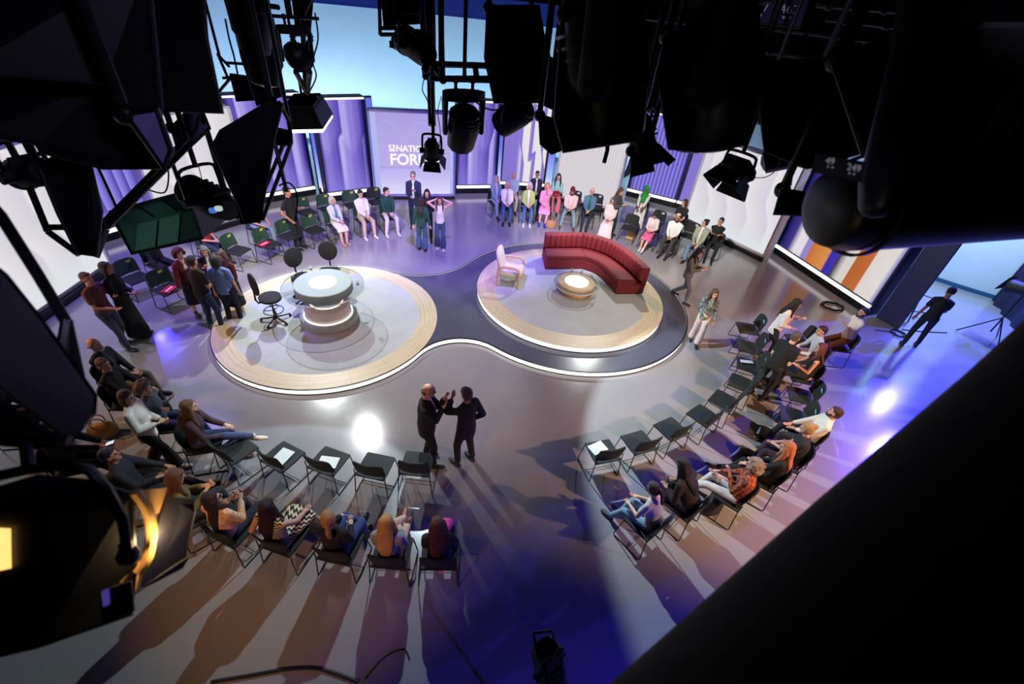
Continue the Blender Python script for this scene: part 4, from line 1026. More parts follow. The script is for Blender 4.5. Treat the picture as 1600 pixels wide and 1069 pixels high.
            g.loft([HP(0, -.03, .03), HP(0, -.045, -.08), neck0 + up * .0 * s, hip + up * .40 * s + Y * .03 * s, hip + up * .26 * s + Y * .06 * s], [(.094 * s, .085 * s), (.10 * s, .085 * s), (.12 * s, .11 * s), (.20 * s, .15 * s), (.20 * s, .15 * s)], hx, 16)
            for k in (-1, 1): g.loft([HP(k * .06, .03, .08), HP(k * .075, .05, 0), HP(k * .05, .06, -.1)], [.026 * s] * 3, None, 8)
        piece(root, nm, g, hm, vox * s, 1 if style != 'curly' else 0)
    if beard:
        g = MB(); g.loft([HP(-.07, .0, -.02), HP(-.06, .03, -.07), HP(-.03, .075, -.10), HP(0, .086, -.105), HP(.03, .075, -.10), HP(.06, .03, -.07), HP(.07, .0, -.02)], [.016 * s, .022 * s, .026 * s, .027 * s, .026 * s, .022 * s, .016 * s], None, 8)
        g.loft([HP(-.03, .088, -.05), HP(0, .1, -.045), HP(.03, .088, -.05)], [.007 * s, .009 * s, .007 * s], None, 6); piece(root, 'beard', g, hair_mat(beard), .010 * s, 1)
    root['_w'] = 1; del root['_w']
    return dict(root=root, wr=wr, elb=elb, hc=hc, X=X, Y=Y, up=up, hip=hip, knee=knee, s=s, sh=sh)

def finish_people():
    bpy.context.view_layer.update(); dg = bpy.context.evaluated_depsgraph_get()
    out = []
    for o, mats, ex in PEND:
        me = bpy.data.meshes.new_from_object(o.evaluated_get(dg)); out.append(me)
    for (o, mats, ex), me in zip(PEND, out):
        old = o.data; o.modifiers.clear(); o.data = me; bpy.data.meshes.remove(old); me.name = o.name
        me.materials.clear()
        for q in mats: me.materials.append(q)
        bm = bmesh.new(); bm.from_mesh(me)
        for f in bm.faces: f.material_index = 0
        if ex:
            vs = [bm.verts.new(p) for p in ex.v]
            for f, mi in zip(ex.f, ex.mi):
                try: bm.faces.new([vs[i] for i in f]).material_index = mi
                except ValueError: pass
            bmesh.ops.remove_doubles(bm, verts=vs, dist=1e-6)
        bmesh.ops.recalc_face_normals(bm, faces=bm.faces)
        for f in bm.faces: f.smooth = True
        bm.to_mesh(me); bm.free()
# ------------------------------------------------------------------ the cast
def seat(key): p, rz = PLACES[key]; return p, rz
def sitter(key, label, dr=0.0, **kw):
    p, rz = seat(key); return person(label, p, rz + math.radians(-dr), 'sit', **kw)
def stander(label, px, py, face, h=1.72, **kw):
    """head-top pixel and height fix the spot"""
    p = G(px, py, h); return person(label, (p.x, p.y), comp(face), 'stand', h=h, **kw)
def held(name, P, hand, mt, size, label, cat, off=(0, .06, .0), tilt=(0, 0, 0), both=False, extra=None):
    """a thing held in a hand: top-level, placed at the hand"""
    r = P['root']; wr, elb = P['wr'], P['elb']
    q = (wr[-1] + wr[1]) / 2 if both else wr[hand]
    d = ((wr[hand] - elb[hand]).normalized()) if not both else P['Y']
    q = q + d * .085 * P['s'] + P['X'] * off[0] + P['Y'] * off[1] * 0 + V((0, 0, off[2]))
    Rz = Matrix.Rotation(r.rotation_euler.z, 3, 'Z'); w = r.location + Rz @ q
    mb = MB(); mb.bbox((0, 0, 0), size, min(size) * .3)
    if extra: mb.box((0, 0, size[2] / 2 + .0006), (size[0] * .86, size[1] * .9, .001), mi=1)
    o = mb.build(name, [mt] + ([extra] if extra else []), None, True); o.location = w; o.rotation_euler = (math.radians(tilt[0]), math.radians(tilt[1]), r.rotation_euler.z + math.radians(tilt[2]))
    return tag(o, label, cat)
NAVY, BLK, JEAN = (26, 30, 48), (24, 24, 27), (74, 96, 132)
BRN, DBR, BLH, BLD, GRY, WHT = (74, 50, 36), (44, 32, 26), (26, 22, 22), (188, 148, 98), (150, 146, 142), (222, 214, 204)

# the two men in suits in front of the stage
P = stander('bald man in a dark suit facing right with both hands raised', 664, 600, 80, 1.80, hair=('bald', (90, 86, 84)), top=('jacket', (32, 36, 40)), bottom=('trousers', (30, 30, 32)), inner=(210, 212, 216), hands=((-.04, .27, 1.42), (.05, .26, 1.34)), poles=(.35, -.5, -1), nod=14, lean=0, feet=((-.12, -.04), (.12, .08)), skin='pink', build=1.06)
held('phone', P, 1, BLACK, (.07, .14, .01), 'dark phone held by the bald man in a suit', 'phone', tilt=(30, 0, 0))
stander('grey haired man in a dark navy suit raising a finger', 731, 608, -50, 1.74, hair=('short', (88, 86, 86)), top=('jacket', (28, 32, 46)), bottom=('trousers', (34, 30, 32)), inner=(205, 208, 216), hands=((-.12, .22, 1.46), 'pocket'), poles=(.35, -.4, -1), nod=6, feet=((-.12, .05), (.14, -.03)), skin='tan')
# back centre group
P = stander('man in a navy suit standing before the title screen', 645, 268, 172, 1.80, hair=('short', (120, 116, 112)), top=('jacket', (32, 36, 66)), bottom=('trousers', (30, 33, 58)), inner=(196, 214, 222), hands=('chest', 'front'), glasses=True, yaw=10)
stander('long haired woman in a green sweater and jeans seen from behind', 657, 308, -5, 1.64, hair=('long', (48, 34, 28)), top=('sweater', (28, 78, 62)), bottom=('wide', (62, 96, 128)), hands=('down', 'down'), fem=True, skin='fair', feet=((-.11, .05), (.1, -.05)))
stander('dark haired woman all in black between the suit and the green sweater', 667, 296, 170, 1.62, hair=('long', (24, 22, 22)), top=('sweater', (26, 26, 30)), bottom=('trousers', (24, 24, 28)), hands=('front', 'front'), fem=True)
stander('woman in a white tank top and wide jeans with raised elbows', 687, 307, 168, 1.62, hair=('wavy', (84, 58, 42)), top=('tank', (232, 228, 222)), bottom=('wide', (60, 80, 112)), hands=('hair', 'hair'), fem=True, shoes=(230, 228, 224), feet=((-.10, .10), (.09, -.04)))
# far left seated three
sitter('f9', 'white haired woman in a pale jacket and white skirt with blue scarf', hair=('bob', WHT), top=('jacket', (214, 216, 218)), bottom=('skirt', (232, 228, 222)), inner=(86, 122, 176), shoes=(200, 150, 130), feet=((.0, .46), (.14, .44)), fem=True, hands=('clasp', 'clasp'), h=1.62)
sitter('f10', 'young man in a white shirt and beige trousers', hair=('short', DBR), top=('shirt', (230, 230, 226)), bottom=('trousers', (206, 186, 158)), shoes=(236, 234, 230), feet=((-.12, .42), (.20, .40)), hands=('clasp', 'clasp'), nod=10)
sitter('f11', 'man in a dark green shirt looking right', hair=('short', DBR), top=('shirt', (30, 72, 58)), bottom=('trousers', (226, 218, 206)), shoes=(236, 234, 230), feet=((-.13, .40), (.24, .36)), hands=('clasp', 'clasp'), yaw=-50)
# camera operator and hidden sitter
P = stander('camera operator in a black tee shirt near the violet panels', 446, 292, 95, 1.78, hair=('short', DBR), top=('tee', BLK), bottom=('trousers', (30, 32, 36)), hands=('phone', 'pocket'), skin='tan')
sitter('e5', 'person in pale jeans sitting half hidden by the hanging lamp', hair=('short', BRN), top=('tee', (44, 44, 50)), bottom=('trousers', (150, 172, 196)), hands=('knee', 'knee'), lean=12, skin='pink')
# left standing group
sitter('f8', 'person in dark plaid leaning back by the green lamp', hair=('short', BLH), top=('shirt', patterned('plaid', (28, 34, 36), (60, 76, 78))), bottom=('trousers', (38, 38, 42)), hands=('fold', 'fold'), lean=-8, skin='tan')
stander('curly haired woman in a maroon jacket leaning into the group', 273, 387, 118, 1.62, hair=('curly', (96, 56, 40)), top=('jacket', (104, 28, 40)), bottom=('skirt', (40, 34, 40)), inner=(216, 206, 200), hands=('gesture', 'down'), lean=6, fem=True)
sitter('f5', 'boy in a blue and red tee shirt on a green backed chair', hair=('short', (62, 40, 34)), top=('tee', patterned('dapple', (40, 60, 130), (178, 44, 60), 5)), bottom=('trousers', (50, 58, 84)), hands=('lap', 'lap'), h=1.5, skin='pink')
stander('grey haired person in a black cardigan over a white top', 317, 384, 150, 1.58, hair=('bob', (126, 124, 112)), top=('jacket', (34, 34, 38)), bottom=('trousers', (40, 40, 44)), inner=(224, 220, 212), hands=('chest', 'gesture'), nod=12)
stander('man in a black tee shirt and navy trousers seen from behind', 294, 401, 12, 1.76, hair=('short', (40, 34, 34)), top=('tee', (22, 22, 26)), bottom=('trousers', (34, 44, 78)), hands=('front', 'front'), lean=3, skin='tan', feet=((-.11, .0), (.12, .06)))
P = stander('man in a light blue short sleeved shirt seen from behind', 333, 400, -8, 1.66, hair=('bob', (44, 40, 42)), top=('shirt', (126, 152, 212), 'short'), bottom=('trousers', (30, 32, 44)), hands=('down', 'down'), build=1.08, feet=((-.12, .0), (.12, .03)))
P = stander('woman in a red plaid shirt and long black skirt', 345, 391, 190, 1.62, hair=('long', (96, 64, 44)), top=('shirt', patterned('plaid', (120, 28, 34), (50, 24, 30), 40)), bottom=('skirt', (30, 28, 32)), hands=('front', 'front'), fem=True, nod=10)
held('notebook', P, 1, plain((24, 24, 28), .5), (.20, .26, .02), 'dark notebook held by the woman in red plaid', 'notebook', both=True, tilt=(35, 0, 0), extra=M_PAPER)
P = stander('close cropped man in a maroon tee holding a phone', 129, 424, 92, 1.72, hair=('short', (92, 58, 48)), top=('tee', (112, 66, 70)), bottom=('trousers', (62, 70, 88)), hands=((-.1, .30, 1.22), (.05, .26, 1.0)), skin='pink', shoes=(40, 38, 40), feet=((-.10, -.10), (.10, .22)), nod=-4)
held('phone', P, -1, BLACK, (.07, .14, .01), 'black phone held up by the man in the maroon tee', 'phone', tilt=(60, 0, 0))
stander('woman in a long black dress beside the maroon tee', 160, 410, 78, 1.72, hair=('bob', (40, 30, 28)), top=('sweater', (26, 26, 30)), bottom=('long', (20, 20, 23)), hands=('front', 'front'), fem=True, skin='tan')
# near left front row
sitter('am3', 'bearded balding man in a navy jacket and olive trousers', hair=('bald', (150, 140, 132)), top=('jacket', (34, 32, 48)), bottom=('trousers', (108, 104, 82)), hands=('clasp', 'clasp'), beard=(190, 184, 178), skin='pink', lean=-4, feet=((-.16, .40), (.14, .40)), inner=(60, 62, 80))
sitter('am2', 'brown haired man in a black sweater with hands on his knees', hair=('short', (112, 84, 58)), top=('sweater', BLK), bottom=('trousers', (30, 30, 34)), hands=('knee', 'knee'), yaw=20, feet=((-.12, .42), (.14, .44)))
P = stander('woman in a white blazer walking along the near left row', 188, 609, 72, 1.66, hair=('bob', (116, 80, 52)), top=('jacket', (230, 220, 208)), bottom=('wide', (36, 32, 34)), hands=('front', 'front'), fem=True, shoes=(236, 226, 206), feet=((-.08, -.18), (.08, .22)), yaw=10, nod=6)
sitter('am1', 'curly haired woman in a blue grey sweater and navy trousers', hair=('curly', (112, 96, 82)), top=('sweater', (84, 100, 112)), bottom=('trousers', (40, 50, 88)), hands=('fold', 'fold'), fem=True, lean=2, yaw=30, feet=((-.05, .50), (.12, .46)), nod=10)
sitter('a0', 'woman with long wavy hair in a plum sweater with crossed legs', hair=('wavy', (124, 92, 64)), top=('sweater', (72, 50, 62)), bottom=('trousers', (66, 78, 118)), hands=('knee', 'knee'), fem=True, lean=8, yaw=-15, shoes=(234, 214, 192), feet=((.02, .38), (-.02, .66, .32, 0)))
# near left second row
P = sitter('bm2', 'person in black holding a white phone, face hidden by a lamp', hair=('short', (60, 44, 38)), top=('sweater', (34, 32, 34)), bottom=('trousers', (28, 28, 30)), hands=((-.05, .42, .72), (.06, .42, .72)), lean=6, yaw=0, nod=20, feet=((-.12, .52), (.12, .55)))
held('phone', P, 1, plain((60, 62, 70), .3), (.075, .15, .01), 'white lit phone held by the person in black at left', 'phone', both=True, tilt=(15, 0, 0), extra=glow((226, 236, 246), 1.0))
sitter('bm3', 'half hidden person with reddish hair at the left edge', hair=('short', (120, 52, 40)), top=('jacket', (26, 26, 28)), bottom=('trousers', (28, 28, 32)), hands=('lap', 'lap'), skin='pink')
sitter('bm1', 'dark haired man in a black jacket lounging behind the big lamp', hair=('short', (34, 24, 24)), top=('jacket', (38, 38, 44)), bottom=('trousers', (44, 46, 54)), hands=('knee', 'lap'), lean=-4, feet=((-.05, .62), (.10, .56)), skin='tan', shoes=(30, 30, 34))
P = sitter('b0', 'brown haired woman in an olive jacket looking at a phone', hair=('long', (110, 74, 52)), top=('jacket', (112, 98, 52)), bottom=('trousers', (54, 58, 64)), hands=('phone', 'phone'), fem=True, nod=24, lean=4)
held('phone', P, 1, BLACK, (.07, .14, .01), 'black phone held by the woman in the olive jacket', 'phone', both=True, tilt=(35, 0, 0))
sitter('b1', 'dark haired woman with glasses in a peach floral blouse', hair=('long', (52, 32, 28)), top=('shirt', patterned('floral', (240, 176, 120), (246, 214, 190), 26)), bottom=('trousers', (46, 48, 56)), hands=('chest', 'phone'), fem=True, glasses=True, yaw=35, dr=-10)
sitter('b2', 'long dark haired woman in a black and cream zigzag dress', hair=('long', (40, 20, 24)), top=('tank', patterned('zigzag', (30, 28, 28), (226, 206, 170))), bottom=('long', patterned('zigzag', (30, 28, 28), (226, 206, 170))), hands=((-.2, .02, .62), 'knee'), fem=True, skin='pink', build=1.15, nod=8)
sitter('b3', 'woman with a low blonde bun in a black top and blue jeans', hair=('pony', (176, 128, 84)), top=('sweater', (34, 30, 32)), bottom=('trousers', (66, 84, 132)), hands=('knee', 'lap'), fem=True, feet=((.04, .50, .12), (.12, .40)), yaw=-25)
sitter('b4', 'long blonde haired woman in a grey sweater and cream trousers', hair=('long', (206, 152, 92)), top=('sweater', (140, 140, 148)), bottom=('trousers', (226, 186, 148)), hands=('lap', 'lap'), fem=True, feet=((-.02, .64, .12), (.04, .58)), shoes=(214, 160, 130), nod=12)
sitter('b5', 'auburn haired woman in a black jacket with a pink scarf on her lap', hair=('long', (100, 48, 36)), top=('jacket', (36, 36, 40)), bottom=('trousers', (34, 34, 40)), hands=('lap', 'lap'), fem=True, yaw=-20, nod=10, feet=((-.02, .52), (.12, .50)))
# right second row
sitter('s0', 'young person in pale jeans with a drawn up leg and dark ponytail', hair=('pony', (72, 50, 46)), top=('tee', (206, 198, 206)), bottom=('trousers', (126, 160, 182)), hands=('knee', 'knee'), fem=True, lean=14, nod=15, h=1.58, feet=((-.12, .52), (.05, .46, .05)), shoes=(60, 60, 66))
sitter('s1', 'person in a black jacket with long black hair leaning forward', hair=('long', (24, 18, 20)), top=('jacket', (34, 28, 28)), bottom=('trousers', (30, 28, 30)), hands=('knee', 'knee'), lean=30, nod=18, skin='tan', build=1.08)
P = sitter('s2', 'grey haired woman in an orange and brown patterned top', hair=('curly', (150, 130, 112)), top=('shirt', patterned('dapple', (196, 96, 58), (92, 52, 44), 24)), bottom=('trousers', (222, 216, 210)), hands=('chest', 'knee'), fem=True, skin='pink', feet=((-.05, .62, .05), (.10, .48)), nod=8, build=1.1)
sitter('s3', 'strawberry blonde woman in black with outstretched legs', hair=('long', (196, 120, 76)), top=('sweater', (28, 26, 28)), bottom=('trousers', (30, 28, 34)), hands=('knee', 'lap'), fem=True, feet=((-.04, .66, .10), (.10, .52)), nod=14, shoes=(110, 80, 60))
sitter('s4', 'woman in a dark tee with blonde hair pinned up and plum trousers', hair=('bun', (186, 150, 96)), top=('tee', (38, 36, 42)), bottom=('trousers', (64, 44, 66)), hands=('clasp', 'clasp'), fem=True, lean=6, nod=10)
sitter('s5', 'bearded man in a white shirt leaning back in the right second row', hair=('short', (72, 44, 36)), top=('shirt', (238, 228, 218)), bottom=('trousers', (36, 40, 50)), hands=('lap', 'clasp'), beard=(70, 44, 36), lean=-10, yaw=25, skin='pink', build=1.08, feet=((-.18, .40), (.12, .46)))
sitter('s8', 'brown haired woman in a sleeveless black dress turned to her neighbour', hair=('long', (110, 56, 38)), top=('tank', (28, 24, 26)), bottom=('long', (26, 24, 26)), hands=((-.18, .26, .80), 'knee'), fem=True, skin='pink', dr=10, lean=6, yaw=-10)
sitter('s9', 'dark haired person in a pale grey tee behind the black dress', hair=('short', (64, 38, 30)), top=('shirt', (198, 200, 204)), bottom=('shorts', (150, 110, 90)), hands=('knee', 'knee'), lean=14, skin='pink')
sitter('s11', 'man in a white tee with folded arms at the far end of the right rows', hair=('short', (46, 34, 32)), top=('tee', (224, 216, 206)), bottom=('shorts', (120, 76, 60)), hands=('fold', 'fold'), beard=(52, 38, 34), skin='pink', hipz=.72, feet=((-.12, .40), (.12, .40)))
stander('man in black seen from behind bending toward the seated woman', 1240, 520, 60, 1.72, hair=('short', (96, 82, 72)), top=('tee', (20, 20, 23)), bottom=('trousers', (32, 32, 36)), lean=16, hands=('front', 'front'), feet=((-.14, -.1), (.12, .0)), build=1.1)
stander('woman in a white jacket with very long black hair', 1240, 463, 120, 1.70, hair=('long', (26, 18, 20)), top=('jacket', (228, 218, 214)), bottom=('trousers', (34, 32, 38)), inner=(232, 170, 136), hands=('gesture', 'front'), fem=True, lean=8, nod=12, yaw=-15, feet=((-.12, -.15), (.1, .12)))
stander('girl in a grey patterned top and pale trousers walking by the stage', 1119, 450, 196, 1.55, hair=('long', (96, 66, 48)), top=('shirt', patterned('dapple', (70, 84, 86), (150, 158, 156), 26)), bottom=('wide', (222, 206, 200)), hands=('down', 'front'), fem=True, feet=((-.07, .14), (.08, -.14)), nod=12, yaw=-20)
P = stander('woman in a grey top and grey jeans walking while reading a phone', 1092, 384, 128, 1.66, hair=('long', (36, 26, 30)), top=('sweater', (120, 118, 128)), bottom=('trousers', (104, 112, 136)), hands=('phone', 'phone'), fem=True, nod=20, feet=((-.08, -.28, .08), (.08, .20)))
held('phone', P, 1, BLACK, (.07, .14, .01), 'phone read by the woman walking in grey', 'phone', both=True, tilt=(30, 0, 0), extra=glow((226, 236, 246), .9))
stander('technician in black beside the lamp tripod at far right', 1491, 450, 30, 1.76, hair=('cap', cloth((16, 16, 20), .9)), top=('tee', (18, 18, 24)), bottom=('trousers', (20, 22, 34)), hands=('down', 'phone'), skin='brown', feet=((-.16, -.12), (.16, .12)))
# far right audience
sitter('g1', 'woman in a pale denim jacket at the left end of the far right rows', hair=('long', (190, 184, 178)), top=('jacket', (138, 166, 178)), bottom=('trousers', (146, 172, 186)), inner=(214, 226, 228), hands=('lap', 'knee'), fem=True, yaw=-20)
sitter('g2', 'woman with pinkish grey hair in a long white jacket', hair=('bob', (206, 180, 176)), top=('jacket', (236, 232, 228)), bottom=('trousers', (62, 96, 142)), inner=(176, 176, 160), hands=('lap', 'clasp'), fem=True, skin='pink')
sitter('g3', 'bald man in a pale blue grey sweater and beige trousers', hair=('bald', (214, 206, 200)), top=('sweater', (158, 178, 184)), bottom=('trousers', (206, 192, 166)), hands=('clasp', 'clasp'), skin='pink', build=1.1)
sitter('g4', 'white haired woman in a lime green cardigan and jeans', hair=('bob', (226, 220, 208)), top=('jacket', (170, 190, 104)), bottom=('trousers', (72, 112, 160)), inner=(232, 230, 226), hands=('lap', 'lap'), fem=True, skin='pink', shoes=(240, 238, 234))
sitter('g5', 'man with dark hair and glasses in a black suit', hair=('short', (26, 22, 24)), top=('jacket', (32, 32, 44)), bottom=('trousers', (28, 30, 38)), inner=(230, 228, 226), hands=('clasp', 'clasp'), glasses=True, skin='tan')
sitter('g6', 'ginger haired woman in a pink dress and blue shoes', hair=('bob', (206, 150, 96)), top=('jacket', (226, 150, 178)), bottom=('skirt', (232, 152, 186)), hands=('chin', 'lap'), fem=True, shoes=(40, 60, 160), feet=((-.06, .44), (.14, .40)), skin='pink')
P = sitter('g7', 'dark haired woman in a mint top and coral pink trousers', hair=('long', (56, 38, 34)), top=('sweater', (158, 206, 184)), bottom=('wide', (236, 118, 130)), hands=('phone', 'front'), fem=True, feet=((-.10, .40), (.12, .44)))
held('folder', P, 1, M_RED, (.22, .30, .012), 'red folder held by the woman in the mint top', 'folder', both=True, tilt=(50, 0, 0))
sitter('g8', 'man with a maroon cap and beard in a beige blazer', hair=('cap', cloth((98, 18, 38), .85)), top=('jacket', (226, 196, 174)), bottom=('trousers', (128, 156, 152)), inner=(232, 226, 218), hands=('clasp', 'clasp'), beard=(60, 46, 42), skin='tan', shoes=(110, 58, 44), feet=((-.24, .40), (.24, .40)), lean=10, nod=8, build=1.12)
sitter('g9', 'bald man in a teal blazer over a green tee', hair=('bald', (150, 120, 104)), top=('jacket', (84, 122, 140)), bottom=('trousers', (38, 42, 52)), inner=(22, 112, 62), hands=('clasp', 'clasp'), skin='pink', feet=((-.06, .40), (.10, .44)))
P = sitter('g10', 'grey haired woman wrapped in a cream shawl', hair=('bob', (140, 134, 132)), top=('shawl', (230, 214, 204)), bottom=('long', (228, 212, 204)), hands=('clasp', 'clasp'), fem=True, nod=14, shoes=(176, 40, 56))
held('phone', P, 1, BLACK, (.07, .14, .01), 'dark phone in the hands of the woman in the cream shawl', 'phone', both=True, tilt=(35, 0, 0))
P = stander('long haired person in a dark grey top standing behind the far right rows', 969, 292, 130, 1.68, hair=('long', (92, 62, 48)), top=('sweater', (74, 72, 74)), bottom=('trousers', (38, 38, 44)), hands=('phone', 'phone'), nod=22)
held('phone', P, 1, BLACK, (.07, .14, .01), 'phone held by the person standing behind the far right rows', 'phone', both=True, tilt=(30, 0, 0), extra=glow((226, 236, 246), .9))
sitter('g12', 'woman in a bright green headscarf and white robe leaning on a chair', hair=('scarf', cloth((24, 150, 60), .8)), top=('shirt', (236, 232, 230)), bottom=('long', (236, 232, 228)), hands=((-.06, .50, .84), (.10, .50, .84)), lean=12, skin='brown', fem=True, hipz=.70, yaw=-20)
sitter('g14', 'girl in a white top and pink skirt with crossed legs looking down', hair=('bob', (40, 26, 26)), top=('shirt', (232, 214, 222)), bottom=('skirt', patterned('floral', (222, 86, 146), (240, 150, 190), 20)), hands=('lap', 'clasp'), fem=True, nod=34, lean=6, h=1.55, shoes=(232, 220, 210), feet=((-.02, .62, .08), (.12, .40)))
sitter('g16', 'woman in a black top with long brown hair looking left', hair=('long', (84, 52, 44)), top=('tee', (34, 32, 36)), bottom=('trousers', (40, 40, 46)), fem=True, hands=('clasp', 'clasp'), yaw=50)
sitter('g17', 'bearded man in a white shirt and pale cap', hair=('kippah', cloth((226, 216, 200), .8)), top=('shirt', (240, 238, 236)), bottom=('trousers', (66, 64, 62)), hands=('clasp', 'clasp'), beard=(30, 24, 24), skin='tan', build=1.16, nod=10)
sitter('g19', 'man with a dark top knot in a sage blazer and jeans', hair=('bun', (48, 32, 30)), top=('jacket', (156, 162, 144)), bottom=('trousers', (110, 142, 168)), inner=(232, 230, 224), hands=('knee', 'clasp'), skin='pink', glasses=True, yaw=35, nod=-4)
sitter('g20', 'man in a black tee shirt and glasses at the right end of the far rows', hair=('short', (46, 34, 32)), top=('tee', (30, 29, 30)), bottom=('trousers', (34, 34, 38)), hands=('fold', 'fold'), glasses=True, skin='pink', yaw=40, dr=-25)
finish_people()

# bags and loose things by the audience
def handbag(px, py, label, c, rz=0.0, sc=1.0):
    p = G(px, py, .12); r = thing('handbag', label, 'bag', (p.x, p.y, 0), rz)
    mb = MB(); mb.loft([(0, 0, 0), (0, 0, .02), (0, 0, .14 * sc), (0, 0, .25 * sc), (0, 0, .27 * sc)], [(.16 * sc, .10 * sc), (.20 * sc, .125 * sc), (.21 * sc, .12 * sc), (.15 * sc, .05 * sc), (.13 * sc, .02)], (1, 0, 0), 18); mb.build('bag_body', cloth(c, .6, .2, 20, .3), r)
    for sy in (-1, 1): mb = MB(); mb.tube(smooth_path([(-.09 * sc, sy * .035, .23 * sc), (-.08 * sc, sy * .05, .36 * sc), (0, sy * .055, .42 * sc), (.08 * sc, sy * .05, .36 * sc), (.09 * sc, sy * .035, .23 * sc)], 4), .009); mb.build('handle', cloth(tuple(q * .7 for q in c), .6), r)
    return r
handbag(861, 350, 'tan handbag on the floor beside the man in a beige blazer', (168, 122, 84), .2)
handbag(160, 672, 'mustard yellow handbag on the floor behind the woman in a white blazer', (190, 140, 70), .6)
handbag(1112, 790, 'dark bag on the floor under the patterned top', (36, 30, 34), .4)
handbag(1222, 650, 'small dark navy bag on the floor in front of an empty chair', (36, 36, 74), .4, .8)
p = G(985, 368, .1); t = thing('cardboard_box', 'tan box on the floor under the empty chair in front of the green headscarf', 'box', (p.x, p.y, 0), comp(22))
mb = MB(); mb.bbox((0, 0, .13), (.26, .20, .26), .006); mb.build('carton', cloth((204, 164, 110), .8, .1, 9), t); mb = MB(); mb.box((0, 0, .2605), (.26, .05, .002)); mb.build('tape', plain((222, 190, 140), .4), t)
# pink scarf on a lap
p, rz = PLACES['b5']; mb = MB(); rnd = random.Random(2)
mb.loft([(-.04, .10, .66), (.02, .22, .69), (.10, .34, .66), (.14, .40, .56)], [(.07, .03), (.11, .04), (.10, .035), (.05, .02)], (1, 0, 0), 12)
o = mb.build('scarf', patterned('floral', (226, 60, 140), (236, 120, 170), 30)); o.location = p; o.rotation_euler = (0, 0, rz); tag(o, 'bright pink scarf on the lap of the auburn haired woman', 'scarf')
# ------------------------------------------------------------------ lighting rig
GRID_Z = 7.7
M_RIG = plain((13, 13, 16), .6); M_RIGS = plain((20, 20, 24), .38, .2); M_RIGB = plain((30, 30, 36), .5)
M_LENS = plain((10, 10, 22), .1); M_CABLE = plain((10, 10, 11), .7)
class Fx:
    """a hanging fixture: local +y is the beam, placed at pos and aimed at aim"""
    def __init__(s, name, label, pos, aim, group=None, up=(0, 0, 1), cat='lamp'):
        s.pos = V(pos); y = (V(aim) - s.pos).normalized(); x = y.cross(V(up)); x = x.normalized() if x.length > 1e-4 else V((1, 0, 0)); z = x.cross(y)
        s.R = Matrix((x, y, z)).transposed(); s.r = thing(name, label, cat, s.pos, 0, group); s.r.rotation_mode = 'QUATERNION'; s.r.rotation_quaternion = s.R.to_quaternion()
    def L(s, wv): return s.R.transposed() @ (V(wv) - s.pos)
    def rod(s, start=None, r=.018, top=GRID_Z, bend=None):
        a = s.pos if start is None else s.pos + s.R @ V(start); mb = MB(); P = [s.L(a)]
        if bend: P.append(s.L(a + V(bend)))
        e = a + (V(bend) if bend else V((0, 0, 0))); P.append(s.L((e.x, e.y, top))); mb.tube(P, r, 8)
        q = s.L((e.x, e.y, top)); mb.ball(q, r * 2.2, None, 8, 6); mb.build('hanging_rod', M_RIGS, s.r)
    def yoke(s, w, h, back=0.0, r=.012):
        mb = MB(); upw = s.R.transposed() @ V((0, 0, 1)); P = smooth_path([V((-w, back, 0)), V((-w, back, 0)) + upw * h * .7, V((-w * .75, back, 0)) + upw * h, V((w * .75, back, 0)) + upw * h, V((w, back, 0)) + upw * h * .7, V((w, back, 0))], 4)
        mb.tube(P, r, 7); mb.build('yoke', M_RIGS, s.r)
        for k in (-1, 1): mb = MB(); mb.lathe([(0, -.03), (.03, -.03), (.03, .03), (0, .03)], (k * w, back, 0), 10, rot=Matrix.Rotation(PI / 2, 3, 'Y')); mb.build('knob', M_RIG, s.r)
        return s.R @ (V((0, back, 0)) + upw * h)
def doors(fx, w, h, y, ln, ang, mt=None, which='tblr', lit=None):
    ca, sa = math.cos(ang) * ln, math.sin(ang) * ln
    D = {'t': ((-w, y, h), (w, y, h), (w * 1.25, y + ca, h + sa), (-w * 1.25, y + ca, h + sa)), 'b': ((w, y, -h), (-w, y, -h), (-w * 1.25, y + ca, -h - sa), (w * 1.25, y + ca, -h - sa)),
         'l': ((-w, y, -h), (-w, y, h), (-w - sa, y + ca, h * 1.2), (-w - sa, y + ca, -h * 1.2)), 'r': ((w, y, h), (w, y, -h), (w + sa, y + ca, -h * 1.2), (w + sa, y + ca, h * 1.2))}
    for k in which:
        q = [V(p) for p in D[k]]; n = (q[1] - q[0]).cross(q[3] - q[0]).normalized() * .006
        mb = MB(); mb.hexa(q, [p + n for p in q]); mb.build('barn_door', mt or M_RIG, fx.r, False)
